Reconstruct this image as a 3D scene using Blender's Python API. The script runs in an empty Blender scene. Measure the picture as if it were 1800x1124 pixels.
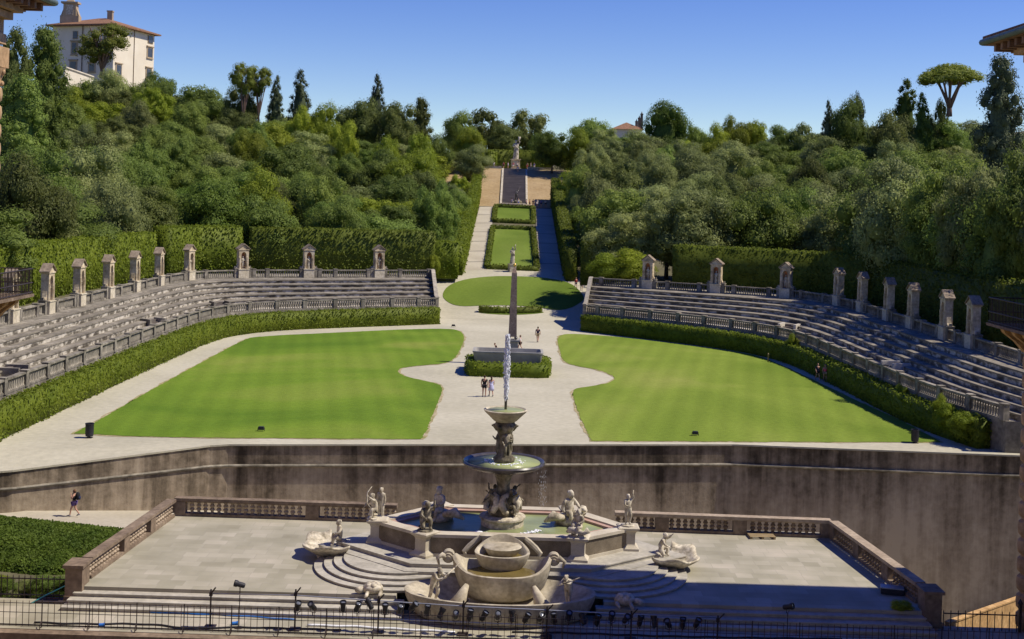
import bpy, bmesh, math, random
import numpy as np
from mathutils import Vector, Matrix, Euler
random.seed(7); RNG = np.random.default_rng(7)
S = bpy.context.scene
COL = S.collection
# ------------------------------------------------------------------ camera
F0 = 1500.0; K = 2200.0 / 1500.0; H = 16.6
TH = math.atan(0.03); CT, ST = math.cos(TH), math.sin(TH)
cam_d = bpy.data.cameras.new('camera'); cam = bpy.data.objects.new('camera', cam_d); COL.objects.link(cam)
cam_d.sensor_width = 36; cam_d.lens = 36 * F0 * K / 1800
cam_d.shift_y = -(562 - 345) / 1800
cam_d.clip_start = 0.5; cam_d.clip_end = 20000
cam.matrix_world = Matrix.Translation((0, 0, H)) @ Matrix.Rotation(math.pi / 2, 4, 'X') @ Matrix.Rotation(TH, 4, 'Z')
S.camera = cam
# ------------------------------------------------------------------ sky, sun, exposure
SUN_EL, SUN_AZ = math.radians(53), math.radians(90)      # azimuth from +Y towards +X
w = bpy.data.worlds.new('World'); S.world = w; w.use_nodes = True
nt = w.node_tree; nt.nodes.clear()
sky = nt.nodes.new('ShaderNodeTexSky'); sky.sky_type = 'NISHITA'; sky.sun_disc = False
sky.sun_elevation = SUN_EL; sky.sun_rotation = SUN_AZ; sky.altitude = 900; sky.air_density = 1.0; sky.dust_density = 0.0; sky.ozone_density = 3.0
bg = nt.nodes.new('ShaderNodeBackground'); bg.inputs['Strength'].default_value = 0.108
wo = nt.nodes.new('ShaderNodeOutputWorld')
hsv = nt.nodes.new('ShaderNodeHueSaturation'); hsv.inputs['Hue'].default_value = .529; hsv.inputs['Saturation'].default_value = 1.34
nt.links.new(sky.outputs[0], hsv.inputs['Color']); nt.links.new(hsv.outputs[0], bg.inputs[0]); nt.links.new(bg.outputs[0], wo.inputs[0])
sd = bpy.data.lights.new('sun', 'SUN'); sd.energy = 4.7; sd.angle = math.radians(0.5); sd.color = (1.0, 0.91, 0.77)
sun = bpy.data.objects.new('sun', sd); COL.objects.link(sun)
sv = Vector((math.sin(SUN_AZ) * math.cos(SUN_EL), math.cos(SUN_AZ) * math.cos(SUN_EL), math.sin(SUN_EL)))
sun.rotation_euler = sv.to_track_quat('Z', 'Y').to_euler(); sun.location = (60, 60, 80)
S.view_settings.view_transform = 'Standard'; S.view_settings.look = 'None'
S.view_settings.exposure = 0.25; S.view_settings.gamma = 1.0
S.render.engine = 'CYCLES'
S.cycles.max_bounces = 7; S.cycles.diffuse_bounces = 4; S.cycles.transparent_max_bounces = 6

# ------------------------------------------------------------------ pixel / world helpers (distances in stretched metres: world Y = K * y0)
def uv(px, py):
    a, b = px - 900, py - 345
    return a * CT + b * ST, -a * ST + b * CT
def az(px, py, z):
    u, v = uv(px, py); y0 = F0 * (H - z) / v
    return (u * y0 / F0, y0 * K, z)
def ay(px, py, y0):
    u, v = uv(px, py)
    return (u * y0 / F0, y0 * K, H - v * y0 / F0)
def pix(x, y, z):
    y0 = y / K; u = x * F0 / y0; v = (H - z) * F0 / y0
    return 900 + u * CT - v * ST, 345 + u * ST + v * CT
def lerp(a, b, t): return a + (b - a) * t
def interp(x, pts):
    if x <= pts[0][0]: return pts[0][1]
    for (x0, y0), (x1, y1) in zip(pts, pts[1:]):
        if x <= x1: return lerp(y0, y1, (x - x0) / (x1 - x0))
    return pts[-1][1]
PROF = [(0, 0), (116, 0), (119, .5), (131, 4.2), (134, 4.6), (182, 14.2), (186, 14.4), (208, 23.2), (400, 23.6)]
def zprof(y): return interp(y / K, PROF)
def asurf(px, py, zf, y0a=100, y0b=300):
    u, v = uv(px, py); y0 = y0a; prev = None
    while y0 < y0b:
        d = (H - v * y0 / F0) - zf(y0 * K)
        if d <= 0: break
        y0 += 0.1
    return (u * y0 / F0, y0 * K, zf(y0 * K))

# ------------------------------------------------------------------ materials
def new_mat(name):
    m = bpy.data.materials.new(name); m.use_nodes = True
    n = m.node_tree; b = n.nodes['Principled BSDF']
    b.inputs['Specular IOR Level'].default_value = 0.25
    return m, n, b
def ramp(n, stops):
    r = n.nodes.new('ShaderNodeValToRGB'); e = r.color_ramp.elements
    while len(e) < len(stops): e.new(0.5)
    for k, (p, c) in zip(e, stops):
        k.position = p; k.color = (*c, 1)
    return r
def mat(name, stops, scale=1.0, stretch=(1, 1, 1), rough=0.85, detail=6, bump=0.0, bscale=None, obj=False, fine=0.0, fscale=20, rand=0.0, metal=0.0, spec=None, dist=0.0):
    m, n, b = new_mat(name)
    tc = n.nodes.new('ShaderNodeTexCoord'); geo = n.nodes.new('ShaderNodeNewGeometry')
    mp = n.nodes.new('ShaderNodeMapping'); mp.inputs['Scale'].default_value = [scale * s for s in stretch]
    src = tc.outputs['Object'] if obj else geo.outputs['Position']
    n.links.new(src, mp.inputs['Vector'])
    no = n.nodes.new('ShaderNodeTexNoise'); no.inputs['Scale'].default_value = 1; no.inputs['Detail'].default_value = detail
    no.inputs['Roughness'].default_value = 0.6; no.inputs['Distortion'].default_value = dist
    n.links.new(mp.outputs[0], no.inputs['Vector'])
    r = ramp(n, stops); n.links.new(no.outputs['Fac'], r.inputs[0]); out = r.outputs[0]
    if fine:
        n2 = n.nodes.new('ShaderNodeTexNoise'); n2.inputs['Scale'].default_value = fscale; n2.inputs['Detail'].default_value = 4
        n.links.new(src, n2.inputs['Vector'])
        mr = n.nodes.new('ShaderNodeMapRange'); mr.inputs['From Min'].default_value = .3; mr.inputs['From Max'].default_value = .7
        mr.inputs['To Min'].default_value = 1 - fine; mr.inputs['To Max'].default_value = 1 + fine
        n.links.new(n2.outputs['Fac'], mr.inputs[0])
        mx = n.nodes.new('ShaderNodeMix'); mx.data_type = 'RGBA'; mx.blend_type = 'MULTIPLY'; mx.inputs[0].default_value = 1
        n.links.new(out, mx.inputs[6]); n.links.new(mr.outputs[0], mx.inputs[7]); out = mx.outputs[2]
    if rand:
        oi = n.nodes.new('ShaderNodeObjectInfo')
        hs = n.nodes.new('ShaderNodeHueSaturation')
        m1 = n.nodes.new('ShaderNodeMapRange'); m1.inputs['To Min'].default_value = 1 - rand; m1.inputs['To Max'].default_value = 1 + rand
        n.links.new(oi.outputs['Random'], m1.inputs[0]); n.links.new(m1.outputs[0], hs.inputs['Value'])
        m2 = n.nodes.new('ShaderNodeMath'); m2.operation = 'MULTIPLY'; m2.inputs[1].default_value = 7.31
        m3 = n.nodes.new('ShaderNodeMath'); m3.operation = 'FRACT'
        m4 = n.nodes.new('ShaderNodeMapRange'); m4.inputs['To Min'].default_value = .5 - rand * .05; m4.inputs['To Max'].default_value = .5 + rand * .01
        n.links.new(oi.outputs['Random'], m2.inputs[0]); n.links.new(m2.outputs[0], m3.inputs[0]); n.links.new(m3.outputs[0], m4.inputs[0]); n.links.new(m4.outputs[0], hs.inputs['Hue'])
        n.links.new(out, hs.inputs['Color']); out = hs.outputs[0]
    n.links.new(out, b.inputs['Base Color'])
    b.inputs['Roughness'].default_value = rough; b.inputs['Metallic'].default_value = metal
    if spec is not None: b.inputs['Specular IOR Level'].default_value = spec
    if bump:
        n3 = n.nodes.new('ShaderNodeTexNoise'); n3.inputs['Scale'].default_value = bscale or 6; n3.inputs['Detail'].default_value = 5
        n.links.new(src, n3.inputs['Vector'])
        bu = n.nodes.new('ShaderNodeBump'); bu.inputs['Strength'].default_value = bump; bu.inputs['Distance'].default_value = 0.05
        n.links.new(n3.outputs['Fac'], bu.inputs['Height']); n.links.new(bu.outputs[0], b.inputs['Normal'])
    return m
def leafmat(name, c1, c2, rand=0.3, scale=.6, trans=.45):
    m = mat(name, [(.3, c1), (.7, c2)], scale=scale, rough=.6, detail=4, fine=.14, fscale=2.2, rand=rand, spec=.2)
    n = m.node_tree; b = n.nodes['Principled BSDF']; col = b.inputs['Base Color'].links[0].from_socket
    t = n.nodes.new('ShaderNodeBsdfTranslucent'); n.links.new(col, t.inputs[0])
    mx = n.nodes.new('ShaderNodeMixShader'); mx.inputs[0].default_value = trans
    out = n.nodes['Material Output']
    n.links.new(b.outputs[0], mx.inputs[1]); n.links.new(t.outputs[0], mx.inputs[2]); n.links.new(mx.outputs[0], out.inputs[0])
    return m
M = {}
M['gravel'] = mat('gravel', [(.3, (.375, .35, .255)), (.5, (.44, .41, .305)), (.7, (.49, .46, .35))], scale=.10, detail=7, fine=.09, fscale=2.2, bump=.3, bscale=9)
M['path_grey'] = mat('path_grey', [(.3, (.37, .33, .25)), (.7, (.46, .42, .33))], scale=.2, fine=.08, fscale=4)
M['worn'] = mat('worn_turf', [(.35, (.20, .20, .06)), (.5, (.33, .27, .14)), (.65, (.42, .36, .25))], scale=.9, fine=.25, fscale=5)
M['drain'] = mat('drain', [(.3, (.16, .14, .12)), (.7, (.24, .22, .18))], scale=2)
M['earth'] = mat('earth', [(.3, (.09, .08, .045)), (.7, (.14, .13, .07))], scale=.3)
M['dry'] = mat('dry_grass', [(.3, (.30, .21, .10)), (.7, (.38, .28, .15))], scale=.25, fine=.15, fscale=2)
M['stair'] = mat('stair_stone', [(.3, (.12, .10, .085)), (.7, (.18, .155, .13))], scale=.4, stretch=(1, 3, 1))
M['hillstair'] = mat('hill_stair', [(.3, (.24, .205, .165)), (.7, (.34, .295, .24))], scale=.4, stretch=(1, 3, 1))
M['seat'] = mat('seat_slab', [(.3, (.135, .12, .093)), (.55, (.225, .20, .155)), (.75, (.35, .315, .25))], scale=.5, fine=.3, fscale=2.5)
M['riser'] = mat('seat_riser', [(.38, (.085, .072, .055)), (.48, (.19, .17, .13)), (.56, (.48, .44, .36)), (.7, (.60, .555, .46))], scale=.9, stretch=(1, 1, 2), fine=.2, fscale=3)  # dark stains, with sunlight on the risers painted in as paler patches
M['walk'] = mat('walk_stone', [(.3, (.48, .44, .37)), (.7, (.60, .56, .48))], scale=.3, fine=.12)
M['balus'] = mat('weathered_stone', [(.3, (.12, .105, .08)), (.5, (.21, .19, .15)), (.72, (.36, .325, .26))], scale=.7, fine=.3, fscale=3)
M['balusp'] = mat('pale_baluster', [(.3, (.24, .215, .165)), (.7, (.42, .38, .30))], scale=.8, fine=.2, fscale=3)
M['warm'] = mat('warm_sandstone', [(.32, (.30, .235, .14)), (.48, (.50, .41, .27)), (.7, (.64, .56, .41))], scale=1.2, fine=.25, fscale=4, bump=.3)
M['ped'] = mat('pale_pedestal', [(.3, (.46, .40, .28)), (.7, (.62, .56, .43))], scale=.9, fine=.2, fscale=4)
M['red'] = mat('red_plaster', [(.3, (.42, .15, .075)), (.7, (.50, .23, .12))], scale=1.2, fine=.2)
M['tileg'] = mat('weathered_tiles', [(.3, (.17, .13, .09)), (.7, (.32, .26, .19))], scale=1.5, fine=.3, fscale=5)
M['marble'] = mat('marble', [(.32, (.22, .19, .135)), (.45, (.42, .37, .275)), (.58, (.54, .49, .385)), (.75, (.64, .59, .49))], scale=2.2, fine=.3, fscale=6, bump=.2)
M['basin'] = mat('basin_stone', [(.3, (.27, .23, .16)), (.45, (.38, .335, .245)), (.6, (.46, .41, .31)), (.75, (.53, .475, .37))], scale=1.1, stretch=(1, 1, .5), fine=.2, fscale=5, bump=.15)
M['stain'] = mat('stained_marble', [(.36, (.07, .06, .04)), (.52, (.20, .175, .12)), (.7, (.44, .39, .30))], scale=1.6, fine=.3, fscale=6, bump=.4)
M['pool'] = mat('pool_wall', [(.3, (.10, .08, .055)), (.55, (.19, .155, .11)), (.75, (.30, .25, .18))], scale=.9, fine=.2)
M['rim'] = mat('rim_stone', [(.3, (.38, .335, .25)), (.5, (.48, .43, .335)), (.7, (.56, .505, .40))], scale=.9, fine=.1)
M['rimred'] = mat('rim_red', [(.3, (.36, .22, .17)), (.7, (.46, .31, .25))], scale=1.3)
M['bronze'] = mat('dark_bowl', [(.3, (.035, .03, .03)), (.7, (.09, .08, .075))], scale=2, rough=.25, spec=.6)
M['step'] = mat('step_stone', [(.3, (.30, .28, .23)), (.7, (.46, .43, .36))], scale=.5, stretch=(1, 2, 2), fine=.15, fscale=4)
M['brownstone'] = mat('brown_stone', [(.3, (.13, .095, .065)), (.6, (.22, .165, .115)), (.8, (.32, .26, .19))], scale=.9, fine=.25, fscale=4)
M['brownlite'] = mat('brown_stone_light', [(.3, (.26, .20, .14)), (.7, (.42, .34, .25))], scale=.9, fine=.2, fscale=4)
M['obel'] = mat('red_granite', [(.3, (.27, .18, .13)), (.7, (.40, .29, .22))], scale=1.5, fine=.3, fscale=7)
M['granite'] = mat('grey_granite', [(.3, (.25, .24, .22)), (.7, (.36, .35, .32))], scale=.8, fine=.15)
M['gold'] = mat('gilded_metal', [(.3, (.7, .45, .10)), (.7, (.8, .55, .15))], rough=.3, metal=.8)
M['iron'] = mat('dark_iron', [(.3, (.025, .02, .02)), (.7, (.06, .045, .04))], scale=3, rough=.55)
M['rust'] = mat('rusty_iron', [(.3, (.05, .028, .022)), (.7, (.11, .06, .045))], scale=3, rough=.7)
M['pipe'] = mat('galvanised_pipe', [(.3, (.30, .31, .33)), (.7, (.45, .46, .48))], rough=.4, metal=.5)
M['black'] = mat('black_housing', [(.3, (.018, .018, .022)), (.7, (.035, .035, .042))], rough=.5)
M['glass'] = mat('lamp_glass', [(.3, (.10, .11, .13)), (.7, (.16, .17, .2))], rough=.1, spec=.7)
M['cableb'] = mat('blue_cable', [(.3, (.02, .12, .45)), (.7, (.04, .2, .6))], rough=.5)
M['hose'] = mat('teal_hose', [(.3, (.05, .30, .32)), (.7, (.1, .42, .42))], rough=.5)
M['wood'] = mat('pallet_wood', [(.3, (.26, .19, .10)), (.7, (.42, .32, .18))], scale=3, stretch=(1, 4, 4))
M['ochre'] = mat('ochre_plaster', [(.3, (.34, .20, .08)), (.55, (.46, .29, .13)), (.75, (.54, .37, .19))], scale=.9, fine=.3, fscale=4)
M['palace'] = mat('palace_sandstone', [(.3, (.32, .20, .10)), (.6, (.46, .31, .17)), (.8, (.55, .41, .25))], scale=.5, fine=.2, fscale=4, bump=.3)
M['eave'] = mat('eave_wood', [(.3, (.16, .09, .05)), (.7, (.28, .18, .11))], scale=.8, fine=.2)
M['gutter'] = mat('copper_gutter', [(.3, (.07, .10, .09)), (.7, (.14, .18, .16))], scale=1.5, rough=.5)
M['tile'] = mat('terracotta_tiles', [(.3, (.16, .08, .045)), (.7, (.30, .17, .10))], scale=1.5, fine=.35, fscale=4)
M['cream'] = mat('cream_render', [(.3, (.66, .58, .44)), (.7, (.76, .69, .55))], scale=.15, fine=.05)
M['window'] = mat('window_dark', [(.3, (.03, .03, .035)), (.7, (.06, .06, .07))], rough=.2, spec=.6)
M['frame'] = mat('window_stone', [(.3, (.34, .26, .16)), (.7, (.44, .35, .24))], scale=.8)
M['bark'] = mat('bark', [(.3, (.07, .05, .035)), (.7, (.14, .105, .075))], scale=2, stretch=(1, 1, .3), bump=.5)
M['barkp'] = mat('pine_bark', [(.3, (.13, .08, .055)), (.7, (.24, .16, .115))], scale=2, stretch=(1, 1, .3))
M['skin'] = mat('skin', [(.3, (.45, .25, .17)), (.7, (.52, .30, .21))], rough=.6, obj=True)
M['hair'] = mat('dark_hair', [(.3, (.03, .018, .012)), (.7, (.07, .04, .025))], scale=9, obj=True)
M['hairb'] = mat('brown_hair', [(.3, (.12, .06, .03)), (.7, (.2, .11, .06))], scale=9, obj=True)
def cloth(n, c): M[n] = mat(n, [(.3, tuple(x * .8 for x in c)), (.7, c)], scale=5, obj=True, rough=.9)
for n, c in dict(c_black=(.02, .02, .024), c_navy=(.025, .03, .075), c_white=(.75, .75, .74), c_red=(.42, .02, .03), c_pink=(.8, .12, .2), c_blue=(.06, .12, .42),
                 c_lilac=(.52, .52, .72), c_khaki=(.36, .27, .15), c_grey=(.22, .22, .24), c_violet=(.16, .10, .28), c_tan=(.5, .36, .24)).items(): cloth(n, c)
# leaves
L = {}
L['oak'] = leafmat('oak_leaves', (.115, .175, .032), (.235, .310, .064))
L['olive'] = leafmat('grey_green_leaves', (.185, .230, .072), (.335, .385, .135))
L['dark'] = leafmat('dark_leaves', (.085, .115, .030), (.175, .205, .052))
L['lime'] = leafmat('lime_leaves', (.18, .24, .020), (.30, .37, .038))
L['plane'] = leafmat('deep_green_leaves', (.085, .145, .022), (.155, .235, .038))
L['pine'] = leafmat('pine_needles', (.155, .200, .030), (.270, .315, .056))
L['cypress'] = leafmat('cypress_leaves', (.045, .065, .030), (.095, .120, .052), trans=.1)
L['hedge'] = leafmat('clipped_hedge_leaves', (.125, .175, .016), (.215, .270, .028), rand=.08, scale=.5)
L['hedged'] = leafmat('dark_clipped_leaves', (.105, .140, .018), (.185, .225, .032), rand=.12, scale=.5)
L['ivy'] = leafmat('ivy_leaves', (.075, .125, .016), (.145, .205, .028), rand=.08, scale=.8)
# lawn with mowing stripes
def lawn_mat(name, ang, width, c1, c2, c3):
    m, n, b = new_mat(name)
    geo = n.nodes.new('ShaderNodeNewGeometry'); mp = n.nodes.new('ShaderNodeMapping'); mp.inputs['Rotation'].default_value = (0, 0, ang)
    n.links.new(geo.outputs['Position'], mp.inputs[0])
    wv = n.nodes.new('ShaderNodeTexWave'); wv.inputs['Scale'].default_value = 1 / width; wv.inputs['Distortion'].default_value = .35; wv.inputs['Detail'].default_value = 2; wv.inputs['Detail Scale'].default_value = .12
    n.links.new(mp.outputs[0], wv.inputs[0])
    no = n.nodes.new('ShaderNodeTexNoise'); no.inputs['Scale'].default_value = .05; no.inputs['Detail'].default_value = 8; no.inputs['Distortion'].default_value = .8; n.links.new(geo.outputs['Position'], no.inputs[0])
    r = ramp(n, [(.36, c1), (.54, c2), (.68, c3)]); n.links.new(no.outputs['Fac'], r.inputs[0])
    nf = n.nodes.new('ShaderNodeTexNoise'); nf.inputs['Scale'].default_value = 2.5; nf.inputs['Detail'].default_value = 6; n.links.new(geo.outputs['Position'], nf.inputs[0])
    a = n.nodes.new('ShaderNodeMath'); a.operation = 'MULTIPLY_ADD'; a.inputs[1].default_value = .11; a.inputs[2].default_value = .95; n.links.new(wv.outputs['Fac'], a.inputs[0])
    a2 = n.nodes.new('ShaderNodeMath'); a2.operation = 'MULTIPLY_ADD'; a2.inputs[1].default_value = .5; a2.inputs[2].default_value = .75; n.links.new(nf.outputs['Fac'], a2.inputs[0])
    a3 = n.nodes.new('ShaderNodeMath'); a3.operation = 'MULTIPLY'; n.links.new(a.outputs[0], a3.inputs[0]); n.links.new(a2.outputs[0], a3.inputs[1])
    mx = n.nodes.new('ShaderNodeMix'); mx.data_type = 'RGBA'; mx.blend_type = 'MULTIPLY'; mx.inputs[0].default_value = 1
    n.links.new(r.outputs[0], mx.inputs[6]); n.links.new(a3.outputs[0], mx.inputs[7]); n.links.new(mx.outputs[2], b.inputs['Base Color'])
    b.inputs['Roughness'].default_value = .9; b.inputs['Specular IOR Level'].default_value = .1
    bu = n.nodes.new('ShaderNodeBump'); bu.inputs['Strength'].default_value = .6; bu.inputs['Distance'].default_value = .06
    n4 = n.nodes.new('ShaderNodeTexNoise'); n4.inputs['Scale'].default_value = 14; n.links.new(geo.outputs['Position'], n4.inputs[0])
    n.links.new(n4.outputs['Fac'], bu.inputs['Height']); n.links.new(bu.outputs[0], b.inputs['Normal'])
    return m
M['lawn_l'] = lawn_mat('lawn_striped', math.radians(-9), 6.0, (.088, .158, .013), (.135, .210, .020), (.19, .235, .038))
M['lawn_r'] = lawn_mat('lawn_striped_mirror', math.radians(11), 6.0, (.125, .185, .020), (.175, .235, .032), (.23, .26, .055))
M['lawn_c'] = lawn_mat('lawn_plain', 0.3, 26.0, (.095, .145, .018), (.130, .185, .026), (.16, .21, .04))
# streaked wall
def wall_mat():
    m, n, b = new_mat('streaked_plaster')
    geo = n.nodes.new('ShaderNodeNewGeometry')
    def noise(sc, det, st):
        mp = n.nodes.new('ShaderNodeMapping'); mp.inputs['Scale'].default_value = st; n.links.new(geo.outputs['Position'], mp.inputs[0])
        t = n.nodes.new('ShaderNodeTexNoise'); t.inputs['Scale'].default_value = sc; t.inputs['Detail'].default_value = det; t.inputs['Roughness'].default_value = .65
        n.links.new(mp.outputs[0], t.inputs[0]); return t.outputs['Fac']
    st = noise(.9, 6, (1, 1, .07)); big = noise(.25, 3, (1, 1, .6)); fine = noise(2.2, 8, (1, 1, 1))
    sx = n.nodes.new('ShaderNodeSeparateXYZ'); n.links.new(geo.outputs['Position'], sx.inputs[0])
    top = n.nodes.new('ShaderNodeMapRange'); top.inputs['From Min'].default_value = -5.5; top.inputs['From Max'].default_value = .2
    top.inputs['To Min'].default_value = .03; top.inputs['To Max'].default_value = -.15; n.links.new(sx.outputs['Z'], top.inputs[0])
    def add(a, bb, k):
        x = n.nodes.new('ShaderNodeMath'); x.operation = 'MULTIPLY_ADD'; x.inputs[1].default_value = k; n.links.new(a, x.inputs[0]); n.links.new(bb, x.inputs[2]); return x.outputs[0]
    s = add(st, top.outputs[0], .55); s = add(big, s, .42); s = add(fine, s, .25)
    r = ramp(n, [(.38, (.05, .038, .025)), (.47, (.14, .11, .075)), (.56, (.28, .225, .158)), (.70, (.46, .385, .28))])
    n.links.new(s, r.inputs[0]); n.links.new(r.outputs[0], b.inputs['Base Color']); b.inputs['Roughness'].default_value = .9
    bu = n.nodes.new('ShaderNodeBump'); bu.inputs['Strength'].default_value = .5; bu.inputs['Distance'].default_value = .05
    n.links.new(fine, bu.inputs['Height']); n.links.new(bu.outputs[0], b.inputs['Normal'])
    return m
M['wall'] = wall_mat()
def pave_mat():
    m, n, b = new_mat('terrace_slabs')
    geo = n.nodes.new('ShaderNodeNewGeometry')
    br = n.nodes.new('ShaderNodeTexBrick'); br.offset = .37; br.inputs['Scale'].default_value = 1; br.squash = .7; br.squash_frequency = 3; br.inputs['Brick Width'].default_value = 1.25; br.inputs['Row Height'].default_value = .8
    br.inputs['Mortar Size'].default_value = .012; br.inputs['Bias'].default_value = 0
    br.inputs['Color1'].default_value = (.0, .0, .0, 1); br.inputs['Color2'].default_value = (1, 1, 1, 1); br.inputs['Mortar'].default_value = (.3, .3, .3, 1)
    n.links.new(geo.outputs['Position'], br.inputs[0])
    no = n.nodes.new('ShaderNodeTexNoise'); no.inputs['Scale'].default_value = .35; no.inputs['Detail'].default_value = 5; n.links.new(geo.outputs['Position'], no.inputs[0])
    ad = n.nodes.new('ShaderNodeMix'); ad.data_type = 'RGBA'; ad.inputs[0].default_value = .80
    n.links.new(br.outputs['Color'], ad.inputs[6]); n.links.new(no.outputs['Fac'], ad.inputs[7])
    r = ramp(n, [(.2, (.22, .20, .14)), (.42, (.30, .28, .205)), (.6, (.38, .35, .27)), (.78, (.47, .42, .335))])
    n.links.new(ad.outputs[2], r.inputs[0])
    mo = n.nodes.new('ShaderNodeMix'); mo.data_type = 'RGBA'; mo.blend_type = 'MIX'; mo.inputs[7].default_value = (.26, .24, .2, 1)
    mf = n.nodes.new('ShaderNodeMath'); mf.operation = 'MULTIPLY'; mf.inputs[1].default_value = .6
    n.links.new(br.outputs['Fac'], mf.inputs[0]); n.links.new(mf.outputs[0], mo.inputs[0]); n.links.new(r.outputs[0], mo.inputs[6]); n.links.new(mo.outputs[2], b.inputs['Base Color'])
    b.inputs['Roughness'].default_value = .75
    return m
M['pave'] = pave_mat()
def water_mat(name, c, rough=.05, alpha=None):
    m, n, b = new_mat(name); b.inputs['Base Color'].default_value = (*c, 1); b.inputs['Roughness'].default_value = rough; b.inputs['Specular IOR Level'].default_value = .3
    geo = n.nodes.new('ShaderNodeNewGeometry'); no = n.nodes.new('ShaderNodeTexNoise'); no.inputs['Scale'].default_value = 2.5; no.inputs['Detail'].default_value = 3; n.links.new(geo.outputs['Position'], no.inputs[0])
    bu = n.nodes.new('ShaderNodeBump'); bu.inputs['Strength'].default_value = .25; bu.inputs['Distance'].default_value = .08; n.links.new(no.outputs['Fac'], bu.inputs['Height']); n.links.new(bu.outputs[0], b.inputs['Normal'])
    n2 = n.nodes.new('ShaderNodeTexNoise'); n2.inputs['Scale'].default_value = .35; n.links.new(geo.outputs['Position'], n2.inputs[0])
    r = ramp(n, [(.35, tuple(x * .65 for x in c)), (.65, tuple(min(1, x * 1.35) for x in c))]); n.links.new(n2.outputs['Fac'], r.inputs[0]); n.links.new(r.outputs[0], b.inputs['Base Color'])
    return m
M['water'] = water_mat('pool_water', (.26, .29, .13), .3)
M['brownwater'] = water_mat('stagnant_water', (.12, .09, .03))
M['spray'] = mat('white_spray', [(.3, (.75, .78, .82)), (.7, (.9, .92, .95))], scale=8, rough=.4)

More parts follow.
